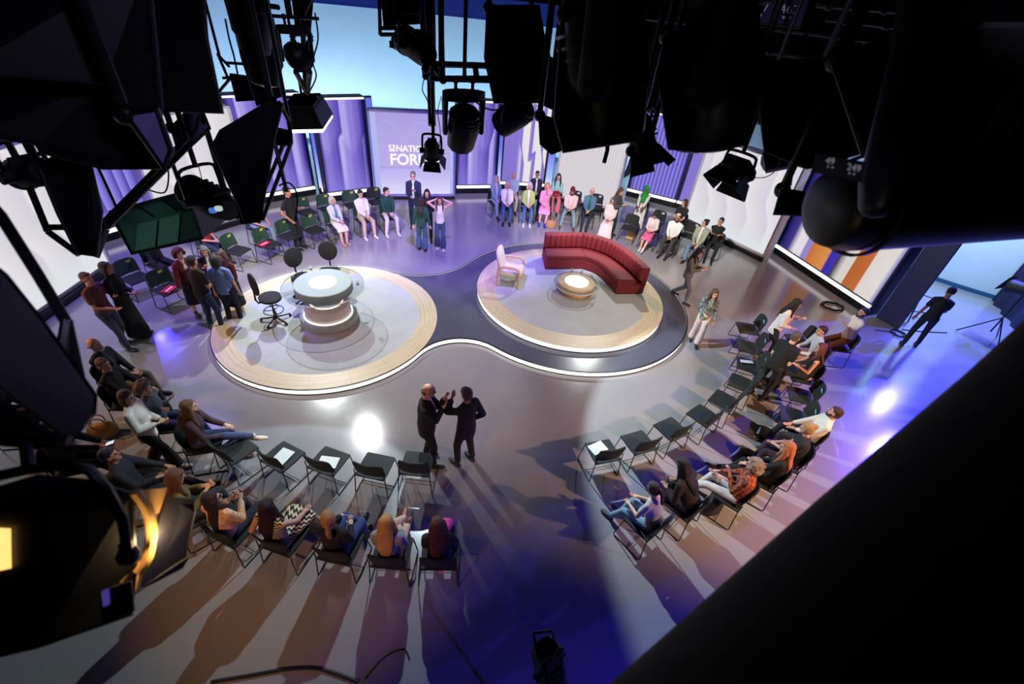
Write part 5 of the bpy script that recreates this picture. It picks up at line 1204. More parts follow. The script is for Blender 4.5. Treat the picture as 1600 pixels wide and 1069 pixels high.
def fresnel(label, pos, aim, sz=.16, ln=.34, group=None, bd=True, rod=True, lensmat=None, round_=True, dl=1.0, which='tblr', name='fresnel_lamp'):
    f = Fx(name, label, pos, aim, group); mb = MB()
    if round_: mb.lathe([(0, -ln * .6), (sz * .7, -ln * .58), (sz * .95, -ln * .4), (sz * .95, ln * .3), (sz * 1.05, ln * .32), (sz * 1.05, ln * .4), (sz * .9, ln * .41)], (0, 0, 0), 24, rot=Matrix.Rotation(-PI / 2, 3, 'X'))
    else: mb.bbox((0, -ln * .1, 0), (sz * 2, ln, sz * 1.8), .02)
    for i in range(5): mb.box((0, -ln * .45 + i * ln * .13, sz * .96), (sz * 1.1, ln * .05, .02))
    mb.build('housing', M_RIG, f.r)
    mb = MB(); mb.lathe([(0, .05 * sz), (sz * .6, .03 * sz), (sz * .88, 0), (sz * .88, -.03), (0, -.03)], (0, ln * .4, 0), 24, rot=Matrix.Rotation(-PI / 2, 3, 'X')); mb.build('lens', lensmat or M_LENS, f.r)
    if bd: doors(f, sz * .95, sz * .85, ln * .42, sz * 1.3 * dl, .55, which=which)
    t_ = f.yoke(sz * 1.2, sz * 2.0)
    if rod: f.rod(f.R.transposed() @ t_)
    return f
def moving_head(label, pos, aim, s=.2, group=None, rod=True, yoke_aim=(0, 0, 1), name='moving_head_lamp', tail=1.0):
    f = Fx(name, label, pos, aim, group); mb = MB(); N = 10
    mb.loft([(0, -s * 1.25 * tail, 0), (0, -s * 1.1 * tail, 0), (0, -s * .2, 0), (0, s * 1.0, 0), (0, s * 1.25, 0), (0, s * 1.28, 0)], [s * .55, s * .8, s * .98, s * .86, s * .82, s * .7], (1, 0, 0), N)
    for i in range(4): mb.loft([(0, -s * .9 + i * s * .22, 0), (0, -s * .84 + i * s * .22, 0)], [s * .97, s * .97], (1, 0, 0), N)
    mb.build('head', M_RIGS, f.r)
    mb = MB(); mb.lathe([(0, .02), (s * .5, .01), (s * .66, 0)], (0, s * 1.285, 0), 24, rot=Matrix.Rotation(-PI / 2, 3, 'X')); mb.build('lens', M_LENS, f.r)
    u = f.R.transposed() @ V(yoke_aim).normalized()
    for k in (-1, 1):
        mb = MB(); o = V((k * s * 1.12, 0, 0)); side = V((0, 1, 0)) - u * u.y; side = side.normalized() if side.length > .05 else V((0, 0, 1))
        mb.loft([o - u * s * .35, o - u * s * .2, o + u * s * .6, o + u * s * 1.5], [(s * .11, s * .2), (s * .13, s * .34), (s * .13, s * .36), (s * .16, s * .42)], V((1, 0, 0)), 12); mb.build('yoke_arm', M_RIG, f.r)
    mb = MB(); mb.loft([u * s * 1.45, u * s * 1.5, u * s * 1.95, u * s * 2.0], [(s * 1.2, s * .5), (s * 1.28, s * .62), (s * 1.28, s * .62), (s * 1.1, s * .5)], V((1, 0, 0)), 12); mb.build('base', M_RIG, f.r)
    mb = MB(); 
    for k in (-1, 1): mb.tube([V((k * s * .5, 0, 0)) + u * s * 2.0, V((k * s * .5, 0, 0)) + u * s * 2.5], s * .1); mb.ball(V((k * s * .5, 0, 0)) + u * s * 2.5, s * .2, None, 8, 6)
    mb.tube([V((-s * 2, 0, 0)) + u * s * 2.5, V((s * 2, 0, 0)) + u * s * 2.5], s * .12); mb.build('clamp', M_RIGS, f.r)
    if rod: f.rod(u * s * 2.5)
    return f
def slab(name, label, pts, thick, rod_at=None, cat='lamp', group=None, mt=None, extra=None, front=None, edge=.010, lift=0.0):
    """a flat-sided lamp housing: polygon of (px, py, depth) corners, extruded by the world vector thick"""
    P = [AT(*p) for p in pts]; c = sum(P, V((0, 0, 0))) / len(P); r = thing(name, label, cat, c, 0, group)
    mb = MB(); n = len(P); A = [p - c for p in P]; th = (c - C_O).normalized() * V(thick).length; B = [p * .88 + th for p in A]
    mb.add(A + B, [tuple(range(n)), tuple(reversed(range(n, 2 * n)))] + [(i, n + i, n + (i + 1) % n, (i + 1) % n) for i in range(n)]); mb.build('housing', mt or M_RIG, r, False)
    mb = MB(); mb.tube(A + [A[0]], edge, 6); mb.build('edge_frame', M_RIGB if mt is None else M_RIGS, r)
    if rod_at is not False:
        q = (A[0] if rod_at is None else A[rod_at]) + th * .5; mb = MB(); mb.tube([q, V((q.x, q.y, GRID_Z - c.z))], .02); mb.ball(q, .04, None, 8, 6); mb.build('hanging_rod', M_RIGS, r)
    return r, c, A, th
def rods(name, label, lines, r=.012, cat='frame', mt=None, top=None):
    """a welded frame of straight bars, each a list of (px, py, depth)"""
    L = [[AT(*p) for p in l] for l in lines]; c = L[0][0].copy(); t = thing(name, label, cat, c)
    for l in L: mb = MB(); mb.tube([p - c for p in l], r, 7); mb.build('bar', mt or M_RIGS, t)
    if top is not None: q = L[top][0]; mb = MB(); mb.tube([q - c, V((0, 0, 0)) + V((q.x, q.y, GRID_Z)) - c], r, 7); mb.build('hanging_rod', M_RIGS, t)
    return t
def cable(label, pts, r=.006, name='cable'):
    P = smooth_path([AT(*p) for p in pts], 6); c = P[0].copy(); mb = MB(); mb.tube([p - c for p in P], r, 6); o = mb.build(name, M_CABLE); o.location = c; return tag(o, label, 'cable')
AIM_C = (-1, 9, 0)

# overhead grid
g = thing('pipe_grid', 'black pipe grid high above the studio', 'grid', (0, 8, GRID_Z))
for i in range(9): mb = MB(); mb.tube([(-12, -8 + 2.2 * i, 0), (13, -8 + 2.2 * i, 0)], .03, 8); mb.build('pipe', M_RIG, g)
for x in (-10, -5, 0, 5, 10): mb = MB(); mb.tube([(x, -8, .06), (x, 10, .06)], .03, 8); mb.build('pipe', M_RIG, g); mb = MB(); mb.tube([(x, 0, .06), (x, 0, 1.3)], .03, 8); mb.build('hanger', M_RIG, g)
for a_, b2, lb in ((.15, 2.55, 'added black masking curtain hung in the rig, leftmost of three'), (2.62, 4.9, 'added black masking curtain hung in the rig, middle of three'), (5.0, 12.5, 'added black masking curtain hung in the rig, rightmost of three')): drape([(a_, 8.05), ((a_ + b2) / 2, 8.15), (b2, 8.05)], 5.06, 9.0, cloth((15, 15, 19), .95), lb, name='added_masking_curtain')  # added black curtains that hide the bright back wall behind the rig

# ---- centre
moving_head('black moving head lamp hanging right of the title lettering', AT(724, 200, 4.2), AT(724, 200, 4.2) + V((-.22, .45, -1)), .155)
f = fresnel('small fresnel lamp with barn doors hanging in front of the title lettering', AT(675, 236, 5.0), AT(675, 236, 5.0) + V((-.05, .5, -1)), .085, .2, rod=False)
f.rod((0, 0, .16), .02)
t = thing('telescopic_hanger', 'thick telescopic pole above the small fresnel lamp', 'pole', AT(673, 118, 4.92))
mb = MB(); c0 = AT(673, 118, 4.92); mb.tube([V((0, 0, 0)), AT(675, 196, 4.97) - c0], .042, 10); mb.build('lower_tube', M_RIGS, t); mb = MB(); mb.tube([V((0, 0, 0)), V((0, 0, GRID_Z - c0.z))], .06, 10); mb.build('upper_tube', M_RIG, t)
mb = MB(); mb.bbox((0, 0, .02), (.16, .16, .12), .02); mb.build('collar', M_RIG, t)
M_BLUEPOLE = plain((96, 128, 150), .4, .3)
for a, b_, lb in (((659, 2, 4.0), (665, 108, 4.1), 'pale blue hoist tube left of the centre moving head'), ((688, 2, 4.0), (692, 124, 4.1), 'pale blue hoist tube just above the centre moving head')):
    p, q = AT(*a), AT(*b_); t = thing('hoist_tube', lb, 'pole', q); mb = MB(); mb.tube([V((0, 0, 0)), p - q], .024, 10); mb.build('tube', M_BLUEPOLE, t)
    mb = MB(); mb.tube([p - q, V((p.x, p.y, GRID_Z)) - q], .018, 8); mb.build('hanging_rod', M_RIGS, t); mb = MB(); mb.ball((0, 0, 0), .04, None, 8, 6); mb.build('end_cap', M_RIG, t)
rods('lamp_bar', 'black double lamp bar carrying the centre moving head', [[(690, 123, 4.1), (800, 123, 4.1)], [(676, 100, 4.1), (800, 104, 4.1)], [(690, 123, 4.1), (676, 100, 4.1)], [(745, 123, 4.1), (742, 102, 4.1)]], .026, top=0)
rods('rig_cradle', 'black square cradle frame above the small hanging spot', [[(592, -20, 4.4), (594, 54, 4.4)], [(594, 54, 4.4), (660, 54, 4.4)], [(593, 44, 4.4), (640, 44, 4.4)], [(660, 54, 4.4), (656, -20, 4.4)]], .018, top=0)
slab('dimmer_box', 'black dimmer box inside the cradle frame', [(596, -10, 4.5), (660, -10, 4.5), (660, 36, 4.5), (600, 40, 4.5)], (0, .25, .05))
fresnel('tiny spot dangling below the cradle frame', AT(619, 70, 4.4), AT(623, 140, 4.5), .028, .09, bd=False, rod=False).rod((0, 0, .05), .008)
fresnel('diagonal black barrel lamp under the cradle frame', AT(648, 72, 4.2), AT(600, 40, 4.6), .12, .5, bd=False)
# ---- lit LED panel at left of centre
pc = AT(481, 177, 5.6)
f = Fx('led_panel_lamp', 'lit white LED panel lamp hanging before the violet panels', pc, pc + V((.12, .25, -1)), up=(0, 1, 0))
mb = MB(); mb.bbox((0, -.12, 0), (.36, .10, .34), .015); mb.build('housing', M_RIG, f.r)
t = NT('hood_metal'); ov, x, y, z = t.obj(); t.bsdf(t.mix(t.noise(ov, 5), lin((20, 26, 26)), lin((34, 42, 40))), .5); M_HOOD = t.m
for k in (-1, 1):
    mb = MB(); mb.hexa([V((k * .18, -.12, -.17)), V((k * .18, -.12, .17)), V((k * .215, .10, .20)), V((k * .215, .10, -.20))], [V((k * .187, -.12, -.17)), V((k * .187, -.12, .17)), V((k * .222, .10, .20)), V((k * .222, .10, -.20))]); mb.build('hood_side', M_HOOD, f.r, False)
    mb = MB(); mb.hexa([V((-.18, -.12, k * .17)), V((.18, -.12, k * .17)), V((.215, .10, k * .20)), V((-.215, .10, k * .20))], [V((-.18, -.12, k * .177)), V((.18, -.12, k * .177)), V((.215, .10, k * .207)), V((-.215, .10, k * .207))]); mb.build('hood_side', M_HOOD, f.r, False)
mb = MB(); mb.bbox((0, .125, 0), (.42, .05, .40), .012); mb.build('diffuser', glow((245, 255, 250), 3.0), f.r)
f.rod((0, -.17, 0), .016); mb = MB(); mb.tube([(-.2, -.19, 0), (.2, -.19, 0)], .016); mb.build('hanging_bar', M_RIGS, f.r)

# ---- left cluster
for i, (a, b_, rr, lb) in enumerate((((412, 92, 3.3), (420, 190, 3.5), .13, 'dark barrel lamp hanging high at the left, second from the cyclorama'), ((465, 88, 3.9), (430, 60, 4.4), .11, 'short barrel lamp behind the lattice hanger'), ((395, 40, 3.0), (402, 120, 3.2), .12, 'upper dark barrel lamp at the left of the blue wall'))):
    moving_head(lb, AT(*a), AT(*b_), rr)
rods('lattice_hanger', 'folding lattice hanger above the lit LED panel', [[(452, -20, 4.4), (486, 60, 4.6)], [(492, -20, 4.4), (456, 60, 4.6)], [(456, 60, 4.6), (484, 112, 4.8)], [(486, 60, 4.6), (462, 112, 4.8)], [(462, 112, 4.8), (480, 146, 5.2)], [(484, 112, 4.8), (480, 146, 5.2)], [(470, -20, 4.5), (478, 146, 5.2)]], .028, top=0)
slab('rig_box', 'narrow black ballast box on the lattice hanger', [(455, -20, 4.5), (490, -20, 4.5), (484, 56, 4.6), (464, 56, 4.6)], (.02, .15, .03))
slab('cable_tray', 'black cable tray running up between the left lamps', [(352, -20, 3.0), (392, -20, 3.0), (440, 150, 3.6), (402, 165, 3.6), (378, 90, 3.4)], (.03, .12, .05))
slab('light_box', 'greyish green light box hanging beside the blue wall', [(360, 116, 4.0), (392, 120, 4.0), (398, 156, 4.1), (370, 158, 4.1)], (-.05, .18, .02), mt=plain((52, 72, 70), .5), rod_at=1)
rods('yoke_frame', 'thin black yoke of the greyish green light box', [[(343, 88, 4.0), (358, 104, 4.0)], [(340, 84, 4.0), (356, 122, 4.0)], [(352, 98, 4.0), (384, 100, 4.0)], [(348, 122, 4.0), (362, 121, 4.0)], [(340, 146, 4.0), (360, 122, 4.0)]], .012, top=0)
slab('soft_light', 'large black soft light housing at the upper left, nearest the blue wall', [(190, -40, 2.0), (316, -40, 2.0), (322, 60, 2.05), (347, 176, 2.15), (262, 172, 2.1), (215, 90, 2.05)], (-.1, .35, .12))
slab('soft_light', 'largest black soft light housing filling the upper left corner', [(-60, -60, 1.5), (230, -60, 1.6), (252, 165, 1.75), (240, 235, 1.8), (195, 182, 1.75), (165, 130, 1.7), (-60, 110, 1.5)], (-.05, .3, .1))
slab('soft_light', 'long black lamp housing below the upper left corner', [(-40, 90, 1.8), (165, 128, 1.9), (232, 214, 2.0), (252, 262, 2.05), (160, 262, 2.0), (75, 240, 1.9), (60, 225, 1.9), (-40, 210, 1.8)], (0, .3, .1))
slab('side_panel', 'metal plate coloured as if lavender lit between the left lamps', [(196, 178, 1.6), (246, 172, 1.6), (268, 235, 1.64), (256, 262, 1.66), (228, 222, 1.64)], (.02, .02, .01), mt=plain((150, 142, 205), .5), cat='panel')  # violet light on the lamp casing is put into this colour
slab('side_panel', 'pale plate with cables beside the big wedge lamp', [(268, 200, 3.2), (292, 174, 3.2), (318, 176, 3.2), (328, 200, 3.2), (280, 246, 3.2)], (.02, .02, .01), mt=plain((150, 142, 190), .5), cat='panel')  # lavender light is put into the plate's base colour
f = fresnel('short black cylinder lamp before the left white wall', AT(46, 270, 2.3), AT(-40, 285, 2.6), .075, .25, bd=False)
slab('flood_lamp', 'black wedge shaped flood lamp before the left white wall', [(62, 262, 2.2), (100, 235, 2.2), (140, 255, 2.25), (158, 330, 2.35), (150, 400, 2.4), (122, 396, 2.4), (92, 335, 2.3)], (.05, .2, .02))
rods('tube_frame', 'black tube frame around the wedge shaped flood lamp', [[(34, 262, 2.3), (75, 362, 2.4)], [(75, 362, 2.4), (124, 398, 2.45)], [(110, 262, 2.3), (166, 358, 2.45)], [(166, 358, 2.45), (150, 402, 2.45)], [(166, 356, 2.45), (300, 222, 2.7)], [(160, 350, 2.45), (290, 218, 2.7)], [(75, 355, 2.4), (100, 355, 2.4)], [(196, 172, 2.4), (250, 262, 2.6)]], .016, top=0)
# green strip light
P5 = [AT(*p) for p in ((172, 332, 4.3), (292, 300, 4.3), (316, 372, 4.5), (206, 396, 4.5))]; c5 = sum(P5, V((0, 0, 0))) / 4
t = thing('strip_light', 'wide green tinted strip light with open reflectors above the left seats', 'lamp', c5)
q = [p - c5 for p in P5]; nrm = (q[1] - q[0]).cross(q[3] - q[0]).normalized(); nrm = nrm if nrm.dot(-c5 + C_O) > 0 else -nrm; dn = -nrm * .30
M_GRN = plain((96, 142, 126), .35); M_GRND = plain((44, 66, 60), .5)  # green light on the reflector faces is put into these colours
mb = MB(); b4 = [p * .92 + dn for p in q]; mb.add(q + b4, [(4, 5, 6, 7)] + [(i, (i + 1) % 4, 4 + (i + 1) % 4, 4 + i) for i in range(4)]); mb.add([p * 1.03 for p in q] + [p * 1.0 + dn * 1.1 for p in b4], [(4, 5, 6, 7)] + [(i, (i + 1) % 4, 4 + (i + 1) % 4, 4 + i) for i in range(4)], 1); mb.build('housing', [M_GRN, M_RIG], t, False)
for k in range(3):
    s0, s1 = .04 + k * .32, .33 + k * .32
    a, b_, c_, d_ = q[0].lerp(q[1], s0), q[0].lerp(q[1], s1), q[3].lerp(q[2], s1), q[3].lerp(q[2], s0)
    mb = MB(); m1, m2 = a.lerp(d_, .45) + dn * .75, b_.lerp(c_, .45) + dn * .75; mb.add([a, b_, m2, m1, c_, d_], [(0, 1, 2, 3), (3, 2, 4, 5)]); mb.build('reflector', M_GRN if k < 2 else M_GRND, t, False)
mb = MB(); mb.tube([q[0], q[1], q[2], q[3], q[0]], .018); mb.build('front_frame', plain((18, 26, 26), .5), t)
mb = MB(); 
a = q[0].lerp(q[1], .95); b_ = a + V((0, 0, .0)); mb.tube([b_, V((b_.x, b_.y, GRID_Z - c5.z))], .018); b_ = q[0].lerp(q[1], .1); mb.tube([b_, V((b_.x, b_.y, GRID_Z - c5.z))], .012); mb.build('hanging_rod', M_RIGS, t)
# black profile lamp
f = fresnel('black profile lamp with colour dots above the left seats', AT(322, 310, 3.4), AT(262, 280, 3.5), .115, .42, which='r'); 
for k, c in ((0, (90, 130, 235)), (1, (210, 235, 225))): mb = MB(); mb.lathe([(0, 0), (.025, 0), (.025, .02), (0, .02)], f.L(AT(333 + 9 * k, 331 - 3 * k, 3.22)), 12); mb.build('indicator', glow(c, .7), f.r)
slab('barn_flap', 'black flap beside the profile lamp', [(352, 300, 3.5), (380, 322, 3.5), (372, 341, 3.5), (330, 338, 3.4)], (.01, .02, .01), cat='flap')
# big wedge lamp
slab('soft_light', 'tall black wedge lamp hanging before the camera operator', [(345, 205, 2.7), (425, 157, 2.7), (441, 162, 2.72), (428, 215, 2.85), (406, 346, 3.1), (378, 350, 3.1), (366, 300, 3.0), (330, 232, 2.8)], (-.02, .25, .02), rod_at=1)
rods('tube_frame', 'thin frame with rods right of the tall wedge lamp', [[(332, 230, 2.7), (374, 320, 3.0)], [(374, 320, 3.0), (384, 348, 3.1)], [(452, 190, 3.0), (455, 222, 3.0)], [(455, 222, 3.0), (410, 344, 3.1)], [(420, 185, 2.9), (448, 300, 3.1)], [(447, 215, 3.0), (412, 300, 3.1)], [(436, 160, 2.8), (452, 190, 3.0)], [(438, 228, 3.0), (455, 222, 3.0)]], .013, top=2)
slab('driver_box', 'small black driver box on the thin frame', [(428, 200, 3.0), (452, 205, 3.0), (452, 224, 3.0), (432, 226, 3.0)], (0, .08, .02), rod_at=False)
cable('loose black cable looping beside the tall wedge lamp', [(436, 290, 3.0), (452, 286, 3.0), (464, 305, 3.05), (462, 345, 3.1)])
cable('thin cable looping right of the profile lamp', [(240, 240, 3.0), (262, 262, 3.0), (258, 300, 3.05), (230, 296, 3.0)], .005)
# ---- near left pieces
slab('barn_flap', 'big grey flap close to the camera at the left edge', [(-60, 372, .8), (10, 430, .8), (60, 492, .82), (150, 618, .85), (148, 645, .85), (112, 692, .85), (-60, 560, .8)], (-.01, .04, .0), mt=plain((66, 66, 70), .7), cat='flap', edge=.003, rod_at=False)
rods('tube_frame', 'black tube slanting down the left edge', [[(-40, 290, .9), (0, 335, .9), (60, 430, .92), (105, 505, .94), (124, 590, .96)], [(105, 500, .94), (95, 560, .93), (60, 610, .92)]], .0105)
slab('barn_flap', 'black panel below the big grey flap at the left edge', [(-60, 592, .8), (0, 628, .8), (105, 690, .83), (60, 700, .83), (-60, 690, .8)], (0, .05, 0), cat='flap', edge=.003, rod_at=False)
rods('tube_frame', 'black tube frame above the warm lamp at lower left', [[(-40, 680, .75), (108, 688, .78)], [(-40, 752, .72), (40, 735, .74), (110, 726, .76), (140, 735, .77), (165, 762, .78), (192, 812, .8), (202, 880, .82)], [(40, 688, .76), (46, 740, .76)]], .009)
pl = lambda x, y, d=.82: (x, y, d)
r, c, A, th = slab('barn_door_lamp', 'large black barn door lamp with warm glow at lower left', [pl(-60, 780), pl(60, 744), pl(140, 752, .85), pl(205, 772, .9), pl(212, 885, .92), pl(205, 960, .9), pl(60, 1010), pl(-60, 1040)], (-.02, .14, -.02), mt=M_RIG, edge=.004, rod_at=False)
M_WARMG = glow((255, 196, 112), 1.6)
ppos = lambda *p: AT(*p) - c
mb = MB(); mb.add([ppos(-60, 822, .81), ppos(17, 826, .815), ppos(18, 888, .815), ppos(-60, 905, .81)], [(0, 1, 2, 3)]); mb.build('side_window', M_WARMG, r, False)
mb = MB(); mb.tube(smooth_path([ppos(212, 768, .9), ppos(232, 800, .92), ppos(236, 835, .93), ppos(230, 872, .92), ppos(216, 895, .91)], 5), .010); mb.build('lens_ring', plain((250, 190, 110), .5), r)  # warm lamp glow is put into the ring colour
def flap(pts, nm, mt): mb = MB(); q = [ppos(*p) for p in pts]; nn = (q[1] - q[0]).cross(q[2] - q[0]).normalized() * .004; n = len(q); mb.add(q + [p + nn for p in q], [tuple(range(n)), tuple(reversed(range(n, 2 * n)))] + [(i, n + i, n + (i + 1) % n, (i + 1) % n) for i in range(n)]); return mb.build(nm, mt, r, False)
flap([(208, 768, .9), (262, 762, .96), (250, 800, .95), (232, 815, .93)], 'barn_door', plain((214, 168, 104), .6))  # upper door, warm lamp light painted into its colour
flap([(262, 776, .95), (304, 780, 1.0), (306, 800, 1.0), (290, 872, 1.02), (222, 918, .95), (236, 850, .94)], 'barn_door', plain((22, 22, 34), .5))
flap([(188, 910, .9), (222, 876, .93), (212, 925, .93), (196, 930, .92)], 'barn_door', plain((220, 172, 106), .6))  # lower door, warm lamp light painted into its colour
flap([(222, 918, .95), (296, 870, 1.02), (286, 888, 1.02), (236, 914, .97)], 'barn_door', M_RIG)
flap([(155, 925, .84), (205, 908, .86), (210, 955, .86), (160, 975, .84)], 'control_plate', plain((30, 30, 36), .4))
flap([(158, 925, .835), (168, 921, .837), (170, 945, .837), (161, 949, .835)], 'glowing_label', glow((86, 72, 170), .5))  # purple label on the plate, made to glow
flap([(-60, 778, .80), (60, 744, .81), (140, 754, .84), (196, 772, .87), (140, 800, .84), (-60, 800, .80)], 'top_plate', plain((46, 44, 62), .45))
mb = MB(); mb.tube([ppos(202, 880, .82), ppos(196, 848, .83)], .012); mb.ball(ppos(200, 868, .82), .018, None, 10, 8); mb.build('tilt_knob', M_RIG, r)
# near gantry rail at lower right
a, b_ = AT(985, 1130, .62), AT(1680, 440, .62); dn_ = C_R * .7 - C_U * .75
t = thing('gantry_rail', 'broad black padded gantry rail cutting across the lower right corner', 'rail', (a + b_) / 2)
c = (a + b_) / 2
top = [AT(*p) - c for p in ((930, 1160, .62), (1040, 1064, .62), (1330, 806, .62), (1500, 662, .62), (1612, 566, .62), (1740, 450, .62))]
mb = MB(); n = len(top); rd = .40
for p in top: pass
mb.loft([p + dn_ * .5 for p in top], [(.32, .5 * 1.026)] * n, C_F, 28)
mb.build('padding', cloth((12, 12, 14), .95, .1, 8), t)
mb = MB(); mb.tube([p + dn_ * .12 - C_F * .22 for p in top], .012); mb.build('seam', M_RIG, t)
# ---- right of centre
moving_head('black barrel lamp angled down left of the black box lamp', AT(803, 180, 3.4), AT(758, 215, 3.6), .115, yoke_aim=(.2, .1, 1))
slab('dimmer_box', 'black box lamp hanging right of the centre bar', [(762, 10, 3.0), (842, 10, 3.0), (850, 60, 3.05), (846, 160, 3.2), (772, 160, 3.2), (758, 90, 3.1)], (.02, .25, .05))
slab('blue_drape_panel', 'deep blue panel standing for lit drape between two black lamps', [(852, 88, 3.3), (882, 98, 3.3), (872, 176, 3.4), (845, 162, 3.4)], (.01, .02, .01), mt=plain((36, 88, 150), .5), cat='panel')  # flat stand-in for blue-lit drape, the blue light is in its colour
moving_head('huge black moving head lamp, left of the two at top right', AT(945, 118, 2.0), AT(955, 260, 2.2), .20, yoke_aim=(0, 0, 1))
slab('lamp_shroud', 'black shroud around the left huge moving head', [(880, 20, 1.9), (1005, 10, 1.9), (1012, 120, 1.95), (985, 220, 2.0), (880, 236, 2.0), (868, 185, 1.98)], (.02, .2, .05))
slab('lamp_shroud', 'black shroud with a pale lower lip under the deep blue panel', [(843, 180, 3.0), (864, 186, 3.0), (886, 232, 3.05), (862, 240, 3.05), (845, 225, 3.05)], (.02, .08, .02), mt=plain((70, 70, 80), .5))
fresnel('small fresnel lamp with open barn doors between the huge moving heads', AT(1004, 212, 3.2), AT(1022, 300, 3.35), .085, .22, dl=1.5)
slab('barn_flap', 'grey blue barn door tinted as if lit below the small fresnel lamp', [(1012, 234, 3.3), (1032, 230, 3.3), (1036, 250, 3.35), (1016, 258, 3.35)], (.01, .01, .0), mt=plain((84, 96, 130), .5), cat='flap')  # blue light on the door face is put into its colour
slab('barn_flap', 'black pointed barn door left of the grey blue one', [(986, 236, 3.25), (1012, 236, 3.3), (1016, 258, 3.35), (1008, 268, 3.35), (992, 256, 3.3)], (.01, .01, .0), cat='flap')
moving_head('huge black moving head lamp, right of the two at top right', AT(1115, 132, 2.1), AT(1105, 270, 2.3), .21)
slab('lamp_shroud', 'black shroud around the right huge moving head', [(1040, 52, 2.0), (1190, 58, 2.0), (1192, 150, 2.1), (1165, 215, 2.15), (1090, 236, 2.15), (1046, 232, 2.1), (1030, 120, 2.05)], (.02, .2, .05))
f = Fx('led_panel_lamp', 'small dark LED panel lamp hanging before the big white wall', AT(1150, 268, 3.9), AT(1105, 330, 4.0))
mb = MB(); mb.bbox((0, -.03, 0), (.24, .12, .22), .02); mb.build('housing', M_RIG, f.r); mb = MB(); mb.box((0, .035, 0), (.21, .008, .19)); mb.build('diffuser', plain((70, 84, 130), .3), f.r, False); doors(f, .12, .11, .04, .13, .35, which='tblr')
tp = f.yoke(.14, .15); f.rod(f.R.transposed() @ tp)
moving_head('black barrel lamp left of the big near lamp at right', AT(1222, 246, 3.2), AT(1170, 262, 3.3), .09)
slab('soft_light', 'square black lamp left of the big near lamp at right', [(1222, 296, 2.2), (1256, 302, 2.2), (1262, 336, 2.2), (1210, 334, 2.2)], (.05, .18, .0))
rods('safety_drop', 'short black safety drop before the big white wall', [[(1236, 268, 3.3), (1236, 276, 3.3)], [(1236, 276, 3.3), (1234, 290, 3.3)]], .012, top=0)
cable('thin looped cable beside the small dark LED panel', [(1168, 276, 3.9), (1190, 278, 3.9), (1206, 272, 3.9), (1214, 262, 3.9)], .004)
rods('safety_drop', 'black hook dangling under the left huge moving head', [[(950, 215, 3.0), (949, 235, 3.0)], [(949, 235, 3.0), (944, 254, 3.0)]], .014, top=0)
# the big near lamp
p0, p1 = AT(1362, 322, 1.25), AT(1276, 328, 1.22)
f = Fx('moving_head_lamp', 'biggest black moving head lamp, blurred close to the camera at right', p0, p1); s = .128
mb = MB(); mb.loft([(0, -.75, 0), (0, -.55, 0), (0, -.05, 0), (0, .08, 0), (0, .13, 0), (0, .145, 0)], [.118, .128, .122, .116, .10, .07], (1, 0, 0), 28); mb.build('head', plain((20, 20, 30), .35), f.r)
mb = MB(); mb.lathe([(.128, .03), (.134, .035), (.134, .05), (.126, .055)], (0, 0, 0), 28, rot=Matrix.Rotation(-PI / 2, 3, 'X')); mb.build('rim', plain((34, 32, 54), .35), f.r)
q = [f.L(AT(*p)) for p in ((1364, 340, 1.05), (1365, 336, 1.05), (1368, 326, 1.05), (1378, 290, 1.05), (1405, 200, 1.1), (1440, 80, 1.15), (1460, -40, 1.2))]
mb = MB(); mb.loft(q, [(.006, .005), (.022, .018), (.034, .028), (.046, .038), (.055, .05), (.065, .06), (.07, .06)], None, 14); mb.build('yoke_arm', plain((24, 22, 36), .4), f.r)
f.rod((0, -.3, 0), .05)
slab('rig_box', 'black lamp base above the biggest near lamp at right', [(1300, 90, 1.5), (1450, 40, 1.4), (1700, 40, 1.3), (1700, 300, 1.2), (1400, 262, 1.35), (1350, 240, 1.4)], (.02, .2, .06))  # this box is the base of the near lamp
slab('lamp_shroud', 'black lamp body between the number plate and the big near lamp', [(1180, 100, 2.4), (1310, 90, 2.3), (1345, 240, 2.3), (1262, 262, 2.3), (1196, 236, 2.35)], (.02, .2, .05))
# numbered end plates
def plate(name, label, pts, mt, texts, depth):
    r, c, A, th = slab(name, label, pts, (0, .01 * pts[0][2], 0), mt=mt, cat='sign', edge=.0016 * pts[0][2], rod_at=0 if pts[0][2] > 2 else False)
    u = (A[1] - A[0]).normalized(); nn = u.cross(A[-1] - A[0]).normalized(); nn = nn if nn.dot(C_O - c) > 0 else -nn; v = nn.cross(u)
    R = Matrix((u, v, nn)).transposed()
    for tx, px, py, sz in texts:
        o = text_mesh(tx, sz, r, (0, 0, 0), plain((228, 226, 238), .5), 'number', ext=.001, bold=0.0); o.location = AT(px, py, depth) - c + nn * .004 * pts[0][2]; o.rotation_mode = 'QUATERNION'; o.rotation_quaternion = R.to_quaternion()
        for k in (0, 1): mb = MB(); mb.lathe([(0, 0), (sz * .12, 0), (sz * .12, .002), (0, .002)], n=14); q = mb.build('dot', plain((190, 188, 205), .5), r); q.location = AT(px, py, depth) - c + nn * .004 * pts[0][2] + u * (sz * (.35 + .5 * k)) - v * sz * .35; q.rotation_mode = 'QUATERNION'; q.rotation_quaternion = R.to_quaternion()
M_PLATE = plain((52, 48, 84), .6)
plate('number_plate', 'violet grey plate numbered 463 high at the top right', [(1122, -30, 3.6), (1270, -16, 3.6), (1250, 44, 3.6), (1118, 28, 3.6)], M_PLATE, [('463', 1216, 22, .10), ('35', 1140, 14, .10), ('217', 1172, 18, .09)], 3.58)
plate('number_plate', 'black plate numbered 49 and 249 above the big near lamp', [(1276, 240, 1.0), (1352, 254, 1.0), (1346, 284, 1.0), (1268, 268, 1.0)], plain((22, 22, 28), .5), [('49', 1287, 256, .020), ('249', 1320, 266, .021)], .995)
